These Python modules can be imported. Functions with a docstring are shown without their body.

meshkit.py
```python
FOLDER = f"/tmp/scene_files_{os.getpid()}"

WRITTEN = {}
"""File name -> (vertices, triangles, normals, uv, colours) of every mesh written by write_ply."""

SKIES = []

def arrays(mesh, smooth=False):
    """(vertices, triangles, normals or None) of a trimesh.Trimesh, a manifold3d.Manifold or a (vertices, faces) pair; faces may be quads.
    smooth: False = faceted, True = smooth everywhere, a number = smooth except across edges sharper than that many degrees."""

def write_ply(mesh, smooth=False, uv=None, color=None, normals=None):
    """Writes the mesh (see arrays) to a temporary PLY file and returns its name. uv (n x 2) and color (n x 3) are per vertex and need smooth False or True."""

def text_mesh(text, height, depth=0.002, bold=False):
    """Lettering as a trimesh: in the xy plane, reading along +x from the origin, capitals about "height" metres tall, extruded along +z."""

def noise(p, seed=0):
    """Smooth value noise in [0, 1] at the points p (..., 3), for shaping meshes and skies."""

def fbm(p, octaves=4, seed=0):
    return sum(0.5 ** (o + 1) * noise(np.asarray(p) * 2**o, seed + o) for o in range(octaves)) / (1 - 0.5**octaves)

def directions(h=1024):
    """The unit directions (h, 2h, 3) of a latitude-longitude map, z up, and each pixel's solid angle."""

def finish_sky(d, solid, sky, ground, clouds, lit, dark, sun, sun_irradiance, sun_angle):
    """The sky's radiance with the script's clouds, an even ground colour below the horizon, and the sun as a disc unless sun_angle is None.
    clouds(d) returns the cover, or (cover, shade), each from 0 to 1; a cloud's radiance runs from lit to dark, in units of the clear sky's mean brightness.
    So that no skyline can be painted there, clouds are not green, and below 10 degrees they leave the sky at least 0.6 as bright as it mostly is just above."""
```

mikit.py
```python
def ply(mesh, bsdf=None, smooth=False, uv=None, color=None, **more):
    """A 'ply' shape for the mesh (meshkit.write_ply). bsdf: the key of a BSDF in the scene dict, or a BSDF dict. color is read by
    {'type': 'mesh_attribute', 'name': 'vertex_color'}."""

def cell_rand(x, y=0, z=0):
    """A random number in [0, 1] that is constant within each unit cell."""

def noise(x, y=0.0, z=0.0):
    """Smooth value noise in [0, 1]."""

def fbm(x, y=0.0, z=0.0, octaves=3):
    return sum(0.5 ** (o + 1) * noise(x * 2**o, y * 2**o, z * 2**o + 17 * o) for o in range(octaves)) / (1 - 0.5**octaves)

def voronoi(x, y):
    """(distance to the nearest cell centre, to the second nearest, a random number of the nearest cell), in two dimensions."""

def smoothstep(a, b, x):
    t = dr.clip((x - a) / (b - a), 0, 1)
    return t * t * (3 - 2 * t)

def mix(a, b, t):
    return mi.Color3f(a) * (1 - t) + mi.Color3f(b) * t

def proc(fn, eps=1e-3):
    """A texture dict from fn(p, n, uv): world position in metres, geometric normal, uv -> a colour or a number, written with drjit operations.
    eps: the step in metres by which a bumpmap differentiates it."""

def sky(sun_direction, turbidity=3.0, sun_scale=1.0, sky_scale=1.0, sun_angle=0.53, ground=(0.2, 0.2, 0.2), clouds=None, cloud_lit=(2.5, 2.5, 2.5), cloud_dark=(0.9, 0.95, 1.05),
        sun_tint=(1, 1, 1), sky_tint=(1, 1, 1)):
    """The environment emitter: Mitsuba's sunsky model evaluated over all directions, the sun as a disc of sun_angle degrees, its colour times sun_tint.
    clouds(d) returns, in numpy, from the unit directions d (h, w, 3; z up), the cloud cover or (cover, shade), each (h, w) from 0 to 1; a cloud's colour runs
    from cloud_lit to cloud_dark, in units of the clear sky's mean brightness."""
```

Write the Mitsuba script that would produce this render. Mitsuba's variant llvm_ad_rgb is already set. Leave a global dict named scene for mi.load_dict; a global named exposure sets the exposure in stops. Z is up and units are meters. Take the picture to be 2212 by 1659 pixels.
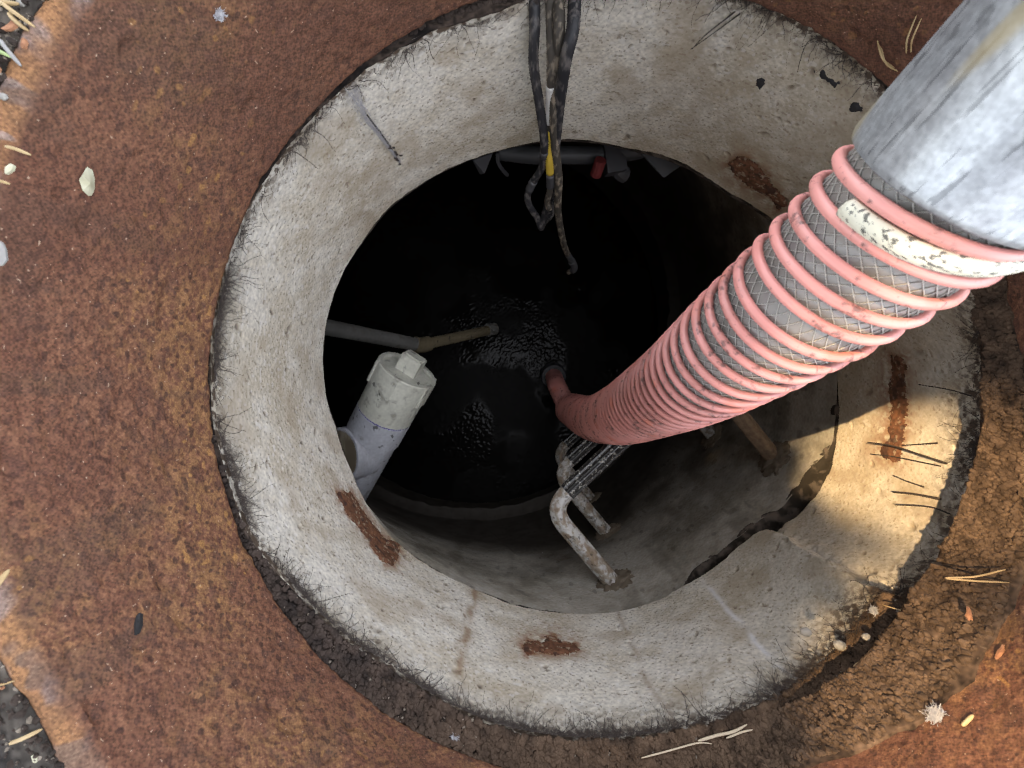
import math, numpy as np, trimesh, mitsuba as mi, drjit as dr, mikit, meshkit
from mikit import noise, fbm, voronoi, smoothstep, mix, cell_rand
T = mi.ScalarTransform4f
rng = np.random.default_rng(7)
scene, labels = {}, {}

# ---------------------------------------------------------------- camera, sky, exposure
K = 0.545
ZC = K * 0.343                               # lens height above the rim of the frame
FOV = 104.91
scene['camera'] = {'type': 'thinlens', 'fov': FOV, 'fov_axis': 'x', 'near_clip': 0.01, 'far_clip': 400.0,
                   'aperture_radius': 0.0006, 'focus_distance': 0.42,
                   'to_world': T().look_at(origin=[0, 0, ZC], target=[0, 0, -1], up=[0, 1, 0])}
AZ, EL = math.radians(166), math.radians(49)
SUN = np.array([math.cos(AZ) * math.cos(EL), math.sin(AZ) * math.cos(EL), math.sin(EL)])
scene['sky'] = mikit.sky(SUN.tolist(), turbidity=3, sun_scale=0.30, sky_scale=1.6, sun_tint=(1.0, 0.86, 0.62), sky_tint=(1.04, 1.0, 0.90),
                         clouds=lambda d: 0.70 + 0.25 * (meshkit.fbm(d * 3.0, 3) - 0.5), cloud_lit=(1.35, 1.3, 1.25), cloud_dark=(0.9, 0.9, 0.92), ground=(0.12, 0.11, 0.09))
exposure = 4.55

# ---------------------------------------------------------------- helpers
def P(u, v, d):
    """A point K * d metres below the lens, read off the plan view of the shaft (850 units per metre at one metre)."""
    return np.array([(u - 1106) * d / 1560, (829.5 - v) * d / 1560, ZC - K * d])

def key_for(name):
    if name not in scene and name not in labels and not any(k.startswith(name + '__') for k in scene):
        return name
    i = 1
    while True:
        k = f'{name}_{i:03d}'
        if k not in scene and k not in labels and not any(q.startswith(k + '__') for q in scene):
            return k
        i += 1

def add(name, mesh, bsdf, parent=None, smooth=False, uv=None):
    k = key_for(parent + '__' + name if parent else name)
    scene[k] = mikit.ply(mesh, bsdf, smooth=smooth, uv=uv)
    return k

def thing(name, label, cat, group=None):
    k = key_for(name)
    labels[k] = {'label': label, 'category': cat}
    if group: labels[k]['group'] = group
    return k

def one(name, mesh, bsdf, label, cat, group=None, smooth=False):
    k = thing(name, label, cat, group)
    scene[k] = mikit.ply(mesh, bsdf, smooth=smooth)
    return k

def kind(k, what, label=None):
    labels.setdefault(k, {})['kind'] = what
    if label: labels[k]['label'] = label

def grid_mesh(V, wrap=True):
    """V (rows, columns, 3) as quads; columns wrap."""
    r, c = V.shape[:2]
    i, j = np.meshgrid(np.arange(r - 1), np.arange(c if wrap else c - 1), indexing='ij')
    jn = (j + 1) % c
    f = np.stack([i * c + j, i * c + jn, (i + 1) * c + jn, (i + 1) * c + j], -1).reshape(-1, 4)
    f = np.vstack([f[:, [0, 1, 2]], f[:, [0, 2, 3]]])
    return trimesh.Trimesh(V.reshape(-1, 3), f, process=False)

def spline(pts, n):
    """Catmull-Rom through the points, resampled evenly."""
    p = np.asarray(pts, float)
    p = np.vstack([2 * p[0] - p[1], p, 2 * p[-1] - p[-2]])
    out = []
    for i in range(1, len(p) - 2):
        t = np.linspace(0, 1, 24, endpoint=False)[:, None]
        a, b, c, d = p[i - 1:i + 3]
        out.append(0.5 * (2 * b + (c - a) * t + (2 * a - 5 * b + 4 * c - d) * t ** 2 + (3 * b - a - 3 * c + d) * t ** 3))
    out = np.vstack(out + [p[-2:-1]])
    s = np.r_[0, np.cumsum(np.linalg.norm(np.diff(out, axis=0), axis=1))]
    q = np.linspace(0, s[-1], n)
    return np.stack([np.interp(q, s, out[:, k]) for k in range(3)], 1)

def frames(p):
    """Parallel-transported tangents, normals, binormals along a polyline."""
    t = np.gradient(p, axis=0); t /= np.linalg.norm(t, axis=1, keepdims=True)
    n = np.zeros_like(p)
    a = np.cross(t[0], [0, 0, 1.0] if abs(t[0, 2]) < 0.9 else [1.0, 0, 0]); n[0] = a / np.linalg.norm(a)
    for i in range(1, len(p)):
        a = n[i - 1] - t[i] * (n[i - 1] @ t[i]); n[i] = a / np.linalg.norm(a)
    return t, n, np.cross(t, n)

def tube(p, r, sides=12, caps=True, section=None):
    """A tube along the polyline; r a number or per point; section(phi) scales the radius."""
    p = np.asarray(p, float); t, n, b = frames(p)
    r = np.broadcast_to(np.asarray(r, float), (len(p),))
    phi = np.arange(sides) * 2 * np.pi / sides
    s = np.ones(sides) if section is None else section(phi)
    V = p[:, None] + (r[:, None] * s[None])[..., None] * (np.cos(phi)[None, :, None] * n[:, None] + np.sin(phi)[None, :, None] * b[:, None])
    m = grid_mesh(V)
    if caps:
        v = np.vstack([m.vertices, p[:1], p[-1:]]); k = len(p) * sides; j = np.arange(sides); jn = (j + 1) % sides
        f = np.vstack([m.faces, np.stack([jn, j, np.full(sides, k)], 1), np.stack([j + (len(p) - 1) * sides, jn + (len(p) - 1) * sides, np.full(sides, k + 1)], 1)])
        m = trimesh.Trimesh(v, f, process=False)
    return m

def lathe(p0, axis, prof, sides=72):
    """Profile [(radius, distance along axis)] turned about the axis through p0."""
    axis = np.asarray(axis, float) / np.linalg.norm(axis)
    a = np.cross(axis, [0, 0, 1.0] if abs(axis[2]) < 0.9 else [1.0, 0, 0]); a /= np.linalg.norm(a); b = np.cross(axis, a)
    phi = np.arange(sides) * 2 * np.pi / sides
    ring = np.cos(phi)[:, None] * a + np.sin(phi)[:, None] * b
    V = np.array([np.asarray(p0) + axis * h + ring * r for r, h in prof])
    return grid_mesh(V)

def join(ms): return trimesh.util.concatenate(ms)

def blob(size, seed, rough=0.3, sub=1):
    m = trimesh.creation.icosphere(subdivisions=sub)
    r = np.random.default_rng(seed)
    m.vertices *= (1 + rough * (r.random((len(m.vertices), 1)) - 0.5) * 2) * np.asarray(size)
    return m

def rot(m, rng_):
    m.apply_transform(trimesh.transformations.random_rotation_matrix(rng_.random(3))); return m

def polar(pts, centre):
    """Points (n,2) -> a periodic radius function of the angle about the centre."""
    q = np.asarray(pts) - centre
    a = np.arctan2(q[:, 1], q[:, 0]); r = np.hypot(q[:, 0], q[:, 1]); o = np.argsort(a)
    a, r = a[o], r[o]
    a = np.r_[a - 2 * np.pi, a, a + 2 * np.pi]; r = np.r_[r, r, r]
    return lambda th: np.interp((np.asarray(th) + np.pi) % (2 * np.pi) - np.pi, a, r)

def smooth_fn(f, width):
    """f averaged over +-width radians."""
    w = np.linspace(-width, width, 9)
    return lambda th: np.mean([f(np.asarray(th) + x) for x in w], axis=0)

def sstep(a, b, x):
    t = np.clip((np.asarray(x, float) - a) / (b - a), 0, 1); return t * t * (3 - 2 * t)

def angdist(th, a): return np.abs((np.asarray(th) - a + np.pi) % (2 * np.pi) - np.pi)

# ---------------------------------------------------------------- materials
def mat(name, base, rough=0.8, spec=0.3, metallic=0.0, **more):
    col = mikit.proc(base) if callable(base) else {'type': 'rgb', 'value': list(base)}
    rg = mikit.proc(rough) if callable(rough) else rough
    scene[name] = {'type': 'twosided', 'b': {'type': 'principled', 'base_color': col, 'roughness': rg, 'specular': spec, 'metallic': metallic, **more}}
    return name

def rust_col(p, n, uv):
    big = fbm(p.x * 9, p.y * 9, p.z * 9, 3)
    mid = fbm(p.x * 120, p.y * 120 + 3, p.z * 120, 3)
    fine = fbm(p.x * 520, p.y * 520, p.z * 520 + 9, 3)
    tiny = noise(p.x * 1150, p.y * 1150, p.z * 1150)
    run = fbm(p.x * 55, p.y * 55, p.z * 5 + 3, 3)                             # old water runs down the wall
    ochre = smoothstep(0.40, 0.70, big + 0.35 * (mid - 0.5) + 0.25 * (run - 0.5) - 0.48 * p.y - 0.12 * p.x - 0.045)
    c = mix((0.106, 0.045, 0.027), (0.182, 0.085, 0.049), smoothstep(0.30, 0.68, fine))
    c = mix(c, (0.250, 0.131, 0.054), 0.60 * ochre * smoothstep(0.38, 0.60, 0.5 * mid + 0.5 * fine))
    c = mix(c, (0.046, 0.022, 0.017), 0.70 * smoothstep(0.64, 0.78, noise(p.x * 300 + 5, p.y * 300, p.z * 300)) * smoothstep(0.32, 0.55, mid))
    c = mix(c, (0.062, 0.031, 0.024), 0.50 * smoothstep(0.56, 0.72, fbm(p.x * 170 + 11, p.y * 170, p.z * 170, 2)))
    c = mix(c, (0.074, 0.042, 0.030), 0.45 * smoothstep(0.54, 0.70, run))
    c = mix(c, (0.37, 0.19, 0.065), 0.6 * smoothstep(0.80, 0.91, noise(p.x * 170 + 40, p.y * 170, p.z * 170)) * smoothstep(0.42, 0.58, big))
    c = mix(c, (0.088, 0.036, 0.024), 0.40 * smoothstep(0.46, 0.66, fbm(p.x * 20 + 6, p.y * 20, p.z * 14, 3)))
    c = mix(c, (0.092, 0.046, 0.030), 0.45 * smoothstep(-0.05, 0.34, p.y + 0.3 * (run - 0.5)))
    c = c * (0.48 + 0.74 * tiny)
    c = mix(c, (0.42, 0.30, 0.22), 0.5 * smoothstep(0.90, 0.97, noise(p.x * 560, p.y * 560 + 21, p.z * 560)))
    # worn, dusty top edge (uv.x marks the rim)
    w = uv.x * (0.70 + 0.30 * smoothstep(0.42, 0.58, fbm(p.x * 90, p.y * 90, 2.0, 3)))
    pale = mix((0.205, 0.155, 0.138), (0.255, 0.130, 0.060), smoothstep(0.40, 0.60, fbm(p.x * 70 + 7, p.y * 48, 5.0, 3)))
    pale = mix(pale, (0.33, 0.30, 0.30), 0.5 * smoothstep(0.64, 0.76, fbm(p.x * 110 + 3, p.y * 110, 8.0, 2)))
    pale = mix(pale, (0.10, 0.085, 0.08), 0.6 * smoothstep(0.62, 0.72, fbm(p.x * 80 + 31, p.y * 80, 8.0, 2)))
    return mix(c, pale * (0.45 + 0.9 * tiny), 0.85 * w)
mat('rust', rust_col, 0.88, 0.25)

def concrete_base(p, k=1.0):
    big = fbm(p.x * 9, p.y * 9, p.z * 9 + 4, 3)
    mid = fbm(p.x * 48, p.y * 48, p.z * 48, 3)
    fine = fbm(p.x * 420, p.y * 420, p.z * 420, 2)
    c = mix((0.425, 0.378, 0.300), (0.55, 0.518, 0.455), smoothstep(0.32, 0.66, 0.5 * big + 0.5 * mid))
    c = c * (0.62 + 0.76 * fine)
    c = mix(c, (0.62, 0.60, 0.57), 0.5 * smoothstep(0.70, 0.82, noise(p.x * 270, p.y * 270, p.z * 270 + 3)))
    c = mix(c, (0.16, 0.13, 0.105), 0.6 * smoothstep(0.74, 0.84, noise(p.x * 380 + 8, p.y * 380, p.z * 380)))
    return c * k

def neck_col(p, n, uv):
    c = concrete_base(p)
    br = fbm(p.x * 26 + 3, p.y * 26, p.z * 26, 3)
    c = mix(c, (0.29, 0.225, 0.15), 0.45 * smoothstep(0.52, 0.74, br))
    c = mix(c, (0.10, 0.075, 0.055), dr.clip(uv.x, 0, 1))                       # dirt sitting in the pits
    c = mix(c, (0.31, 0.255, 0.175), 0.42 * smoothstep(0.12, 0.34, p.x + 0.25 * (br - 0.5)))  # brown discoloration, with the dimness of the right side painted in
    c = mix(c, (0.20, 0.095, 0.045), dr.clip(-uv.y, 0, 1) * smoothstep(0.25, 0.60, fbm(p.x * 150, p.y * 150, p.z * 110, 3)))      # rust bled out of the embedded bars
    a = dr.atan2(p.y - 0.005, p.x - 0.070); wob = 0.03 * (noise(p.z * 40, 5.0, 1.0) - 0.5)
    for a0, wd, col, k in ((-1.985, 0.020, (0.20, 0.12, 0.06), 0.75), (-1.36, 0.012, (0.24, 0.18, 0.13), 0.5), (-0.98, 0.010, (0.66, 0.66, 0.68), 0.6), (2.45, 0.05, (0.24, 0.18, 0.11), 0.45), (-0.35, 0.05, (0.22, 0.16, 0.10), 0.5), (1.2, 0.16, (0.27, 0.21, 0.14), 0.4), (0.7, 0.22, (0.25, 0.19, 0.12), 0.5)):
        g = dr.exp(-dr.square((a - a0 + wob * (1 + 6 * wd)) / wd))
        c = mix(c, col, k * g * smoothstep(0.30, 0.62, fbm(p.x * 70, p.y * 70, p.z * 45 + a0, 3)))
    soil = dr.clip(uv.y * (0.10 + 1.7 * smoothstep(0.34, 0.66, fbm(p.x * 260, p.y * 260, p.z * 260, 3))), 0, 1)
    return mix(c, (0.085, 0.062, 0.045), soil)                                # soil washed down from the ledge
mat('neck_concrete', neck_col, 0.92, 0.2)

def wet_col(p, n, uv):
    big = fbm(p.x * 7, p.y * 7, p.z * 7 + 4, 3)
    mid = fbm(p.x * 40, p.y * 40, p.z * 40, 3)
    c = mix((0.235, 0.213, 0.172), (0.37, 0.345, 0.30), smoothstep(0.35, 0.65, 0.5 * big + 0.5 * mid))
    c = c * (0.75 + 0.5 * fbm(p.x * 300, p.y * 300, p.z * 300, 2))
    c = mix(c, (0.32, 0.31, 0.28), 0.5 * smoothstep(0.72, 0.8, noise(p.x * 120, p.y * 120, p.z * 120)))
    c = mix(c, (0.08, 0.068, 0.055), 0.35 * smoothstep(0.76, 0.86, noise(p.x * 130 + 8, p.y * 130, p.z * 60)))
    c = mix(c, (0.10, 0.085, 0.06), 0.45 * smoothstep(0.52, 0.7, fbm(p.x * 30 + 4, p.y * 30, p.z * 6, 3)))
    deep_shade = smoothstep(-0.36, -0.70, p.z + 0.3 * (big - 0.5))
    return mix(c, (0.020, 0.016, 0.013), 0.93 * deep_shade)                       # darkness of the deep chamber painted into the wall colour
mat('wet_concrete', wet_col, 0.6, 0.35)
mat('old_mortar', lambda p, n, uv: mix((0.03, 0.025, 0.02), (0.11, 0.09, 0.075), smoothstep(0.4, 0.7, fbm(p.x * 110, p.y * 110, p.z * 110, 3))), 0.95, 0.2)

def soil_col(p, n, uv):
    a = fbm(p.x * 55, p.y * 55, p.z * 55, 3); b = noise(p.x * 420, p.y * 420, p.z * 420)
    w = smoothstep(0.05, 0.40, p.x - p.y)                                   # rust-stained brown dirt towards the lower right
    c = mix(mix((0.014, 0.011, 0.010), (0.052, 0.038, 0.030), smoothstep(0.34, 0.68, a)), mix((0.030, 0.019, 0.013), (0.100, 0.065, 0.043), smoothstep(0.34, 0.68, a)), w) * (0.3 + 1.3 * b)
    return mix(c, (0.16, 0.12, 0.09), 0.4 * smoothstep(0.90, 0.96, noise(p.x * 420 + 5, p.y * 420, p.z * 420)))
mat('soil_dark', soil_col, 0.95, 0.2)
def ground_col(p, n, uv):
    a = fbm(p.x * 30, p.y * 30, 1.0, 3); b = noise(p.x * 380, p.y * 380, 2.0)
    c = mix((0.030, 0.026, 0.024), (0.10, 0.085, 0.07), smoothstep(0.35, 0.7, a)) * (0.5 + b)
    c = mix(c, (0.05, 0.085, 0.02), 0.7 * smoothstep(0.55, 0.7, fbm(p.x * 3, p.y * 3, 7.0, 3)) * smoothstep(0.6, 1.6, dr.sqrt(p.x * p.x + p.y * p.y)))
    return mix(c, (0.26, 0.235, 0.20), 0.5 * smoothstep(0.86, 0.95, noise(p.x * 310 + 5, p.y * 310, p.z * 310)))
mat('ground_soil', ground_col, 0.95, 0.2)
mat('crumb_dark', lambda p, n, uv: mix(mix((0.014, 0.011, 0.010), (0.060, 0.044, 0.036), noise(p.x * 140, p.y * 140, p.z * 140)), mix((0.028, 0.018, 0.012), (0.118, 0.077, 0.050), noise(p.x * 140, p.y * 140, p.z * 140)), smoothstep(0.05, 0.40, p.x - p.y)), 0.95, 0.2)
mat('crumb_grey', lambda p, n, uv: mix((0.06, 0.05, 0.04), (0.30, 0.25, 0.20), noise(p.x * 130, p.y * 130, p.z * 130)), 0.9, 0.25)
mat('root_dark', (0.034, 0.026, 0.022), 0.8, 0.3)
mat('root_pale', (0.46, 0.38, 0.27), 0.8, 0.3)
mat('straw', lambda p, n, uv: mix((0.26, 0.165, 0.07), (0.44, 0.335, 0.19), noise(p.x * 160, p.y * 160, p.z * 160)), 0.7, 0.3)
mat('bark_orange', lambda p, n, uv: mix((0.20, 0.09, 0.05), (0.40, 0.20, 0.11), fbm(p.x * 300, p.y * 700, p.z * 300, 2)), 0.8, 0.25)
mat('leaf_pale', lambda p, n, uv: mix((0.36, 0.34, 0.23), (0.50, 0.48, 0.36), noise(p.x * 300, p.y * 300, 1.0)), 0.7, 0.3)
mat('leaf_grey', (0.25, 0.24, 0.23), 0.7, 0.3)
mat('grass_green', lambda p, n, uv: mix((0.12, 0.20, 0.04), (0.45, 0.50, 0.28), noise(p.x * 70, p.y * 70, 3.0)), 0.6, 0.3)
mat('stone_pale', lambda p, n, uv: mix((0.17, 0.16, 0.145), (0.36, 0.34, 0.31), fbm(p.x * 200, p.y * 200, p.z * 200, 2)), 0.85, 0.3)
mat('web_silk', (0.36, 0.355, 0.37), 0.9, 0.2)
mat('charcoal', (0.022, 0.021, 0.022), 0.8, 0.3)

def pvc(a, b):
    def fn(p, n, uv):
        d = smoothstep(0.58, 0.78, fbm(p.x * 60, p.y * 60, p.z * 60, 3))
        c = mix(a, b, fbm(p.x * 14, p.y * 14, p.z * 14, 2))
        c = mix(c, (0.10, 0.085, 0.065), 0.5 * d)
        c = c * (0.85 + 0.3 * fbm(p.x * 240, p.y * 240, p.z * 240, 2))
        return mix(c, (0.03, 0.03, 0.03), 0.75 * smoothstep(0.70, 0.80, fbm(p.x * 110 + 4, p.y * 50, p.z * 50, 3)))
    return fn
mat('pvc_cream', pvc((0.46, 0.46, 0.39), (0.57, 0.57, 0.50)), 0.45, 0.45)
mat('pvc_white', pvc((0.40, 0.41, 0.445), (0.52, 0.53, 0.565)), 0.45, 0.45)
def run_col(p, n, uv):
    c = pvc((0.40, 0.41, 0.445), (0.52, 0.53, 0.565))(p, n, uv)
    for q, r in ((P(786, 985, 1.43), 0.015), (P(806, 990, 1.43), 0.015), (P(778, 948, 1.42), 0.008)):
        e = dr.sqrt(dr.square((p.x - q[0]) / 0.55) + dr.square(p.y - q[1]) + 0.3 * dr.square(p.z - q[2])) + 0.010 * (fbm(p.x * 180, p.y * 60, p.z * 60, 2) - 0.5)
        c = mix(c, (0.10, 0.09, 0.36), 0.75 * smoothstep(r, r * 0.45, e))
    return c
mat('pvc_run', run_col, 0.45, 0.45)
mat('pvc_bore', lambda p, n, uv: mix((0.20, 0.165, 0.115), (0.34, 0.30, 0.225), smoothstep(0.4, 0.6, fbm(p.x * 60, p.y * 25, p.z * 25, 3))), 0.6, 0.3)
mat('pvc_dirty', pvc((0.09, 0.088, 0.08), (0.22, 0.215, 0.20)), 0.6, 0.35)
mat('pvc_brown', pvc((0.10, 0.08, 0.048), (0.21, 0.175, 0.11)), 0.6, 0.35)
mat('primer_purple', (0.10, 0.08, 0.34), 0.6, 0.3)

def hose_col(p, n, uv):
    c = mix((0.57, 0.225, 0.196), (0.64, 0.285, 0.255), noise(p.x * 40, p.y * 40, p.z * 40))
    c = mix(c, (0.60, 0.15, 0.07), 0.45 * smoothstep(0.74, 0.88, noise(p.x * 55 + 30, p.y * 55, p.z * 55)))
    d = fbm(p.x * 330, p.y * 330, p.z * 330, 3)
    big = fbm(p.x * 38, p.y * 38, p.z * 38 + 8, 3)
    c = mix(c, (0.30, 0.125, 0.105), 0.35 * smoothstep(0.46, 0.68, big))
    return mix(c, (0.075, 0.045, 0.040), 0.75 * smoothstep(0.56, 0.72, 0.6 * d + 0.4 * big))
mat('hose_red', hose_col, 0.38, 0.5)
def body_col(p, n, uv):
    c = mix((0.125, 0.113, 0.100), (0.265, 0.245, 0.228), fbm(p.x * 60, p.y * 60, p.z * 60, 3))
    return mix(c, (0.20, 0.17, 0.17), 0.5 * smoothstep(0.55, 0.8, noise(p.x * 150, p.y * 150, p.z * 150)))
mat('hose_body', body_col, 0.32, 0.5)
mat('hose_thread', (0.38, 0.36, 0.33), 0.5, 0.4)
mat('cream_strip', lambda p, n, uv: mix(mix((0.50, 0.465, 0.365), (0.62, 0.59, 0.49), noise(p.x * 60, p.y * 60, p.z * 60)), (0.03, 0.03, 0.03), 0.85 * smoothstep(0.56, 0.68, fbm(p.x * 330, p.y * 500, p.z * 900, 4))), 0.5, 0.4)

PA0 = np.array([0.2478 * 0.74, 0.1141 * 0.74, ZC - 0.2247 * 0.74]); PA1 = PA0 + np.array([0.2007, 0.522, 0.829])
PAX = (PA1 - PA0) / np.linalg.norm(PA1 - PA0)
def pipe_col(p, n, uv):
    ax = mi.Vector3f(PAX.tolist()); q = p - mi.Point3f(PA0.tolist())
    h = dr.dot(q, ax)
    s = q - ax * h                                              # streaks run along the pipe
    st = 0.5 * fbm(s.x * 170, s.y * 170, h * 14 + s.z * 170, 3) + 0.5 * fbm(p.x * 200, p.y * 200, p.z * 200, 3)
    st2 = fbm(s.x * 420, s.y * 420, h * 30 + s.z * 420, 2)
    c = mix((0.27, 0.275, 0.29), (0.36, 0.37, 0.385), smoothstep(0.30, 0.66, st))
    c = mix(c, (0.44, 0.45, 0.46), 0.45 * smoothstep(0.58, 0.75, st2))
    c = mix(c, (0.055, 0.055, 0.06), 0.22 * smoothstep(0.78, 0.88, fbm(s.x * 520 + 9, s.y * 300, h * 22 + s.z * 300, 2)))
    c = mix(c, (0.10, 0.10, 0.105), 0.6 * smoothstep(0.62, 0.8, noise(p.x * 240, p.y * 240, p.z * 240)) * smoothstep(0.45, 0.62, fbm(p.x * 22, p.y * 22, p.z * 22, 2)))
    c = c * (0.72 + 0.56 * fbm(p.x * 620, p.y * 620, p.z * 620, 2))
    c = mix(c, (0.04, 0.04, 0.045), 0.45 * smoothstep(0.66, 0.76, fbm(s.x * 800 + 3, s.y * 650, h * 55 + s.z * 650, 2)))
    return mix(c, (0.34, 0.27, 0.14), 0.65 * smoothstep(0.80, 0.90, noise(s.x * 75 + 3.4, s.y * 75, h * 22)))
mat('pipe_metal', pipe_col, lambda p, n, uv: 0.26 + 0.22 * fbm(p.x * 120, p.y * 120, p.z * 120, 3), 0.5, 0.55)

def cable_col(a, b):
    return lambda p, n, uv: mix(a, b, smoothstep(0.45, 0.75, fbm(p.x * 260, p.y * 260, p.z * 90, 3)))
mat('cable_black', cable_col((0.020, 0.020, 0.023), (0.11, 0.10, 0.095)), 0.55, 0.4)
mat('cable_muddy', cable_col((0.055, 0.048, 0.040), (0.24, 0.20, 0.155)), 0.75, 0.3)
mat('tape_yellow', (0.52, 0.37, 0.05), 0.5, 0.4)
mat('tape_white', (0.55, 0.54, 0.52), 0.6, 0.3)
mat('tape_red', (0.16, 0.030, 0.030), 0.6, 0.3)
mat('plastic_grey', (0.050, 0.052, 0.056), 0.5, 0.4)
mat('steel_dark', (0.05, 0.05, 0.055), 0.5, 0.5)

def rung_col(p, n, uv):
    f = fbm(p.x * 150, p.y * 150, p.z * 150, 4)
    c = mix((0.26, 0.225, 0.18), (0.44, 0.43, 0.415), smoothstep(0.36, 0.62, f))
    c = mix(c, (0.20, 0.14, 0.088), 0.7 * smoothstep(0.50, 0.64, fbm(p.x * 75 + 9, p.y * 75, p.z * 75, 3)))
    return mix(c, (0.045, 0.042, 0.040), 0.6 * smoothstep(0.64, 0.72, fbm(p.x * 150, p.y * 150, p.z * 150 + 4, 3)))
mat('rung_coat', rung_col, 0.4, 0.5)
mat('rung_rusty', lambda p, n, uv: mix((0.085, 0.060, 0.042), (0.24, 0.175, 0.12), fbm(p.x * 200, p.y * 200, p.z * 200, 3)), 0.85, 0.2)
mat('collar_mortar', lambda p, n, uv: mix((0.085, 0.066, 0.048), (0.20, 0.165, 0.125), fbm(p.x * 120, p.y * 120, p.z * 120, 3)), 0.95, 0.2)
mat('rung_tread', lambda p, n, uv: mix((0.018, 0.017, 0.017), (0.30, 0.29, 0.26), smoothstep(0.58, 0.72, fbm(p.x * 330, p.y * 330, p.z * 330, 3))), 0.3, 0.5)
def scar_col(p, n, uv):
    c = mix((0.062, 0.030, 0.020), (0.175, 0.080, 0.042), fbm(p.x * 130, p.y * 90, p.z * 90, 3)) * (0.6 + 0.8 * noise(p.x * 400, p.y * 400, p.z * 400))
    c = mix(c, (0.30, 0.24, 0.175), 0.6 * smoothstep(0.58, 0.70, fbm(p.x * 210, p.y * 210, p.z * 210, 3)))
    return mix(c, (0.045, 0.025, 0.02), 0.7 * smoothstep(0.6, 0.75, noise(p.x * 130, p.y * 130 + 7, p.z * 130)))
mat('scar_rust', scar_col, 0.9, 0.2)
mat('liquid_black', (0.006, 0.0055, 0.005), lambda p, n, uv: 0.09 + 0.45 * smoothstep(0.40, 0.56, fbm(p.x * 9, p.y * 9, 1.0, 3)), 0.075)
mat('bark_brown', lambda p, n, uv: mix((0.06, 0.045, 0.03), (0.17, 0.13, 0.09), fbm(p.x * 30, p.y * 30, p.z * 6, 3)), 0.9, 0.2)
scene['leaf_thin'] = {'type': 'principledthin', 'base_color': {'type': 'rgb', 'value': [0.055, 0.085, 0.025]}, 'roughness': 0.6, 'diff_trans': 0.5}

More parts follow.
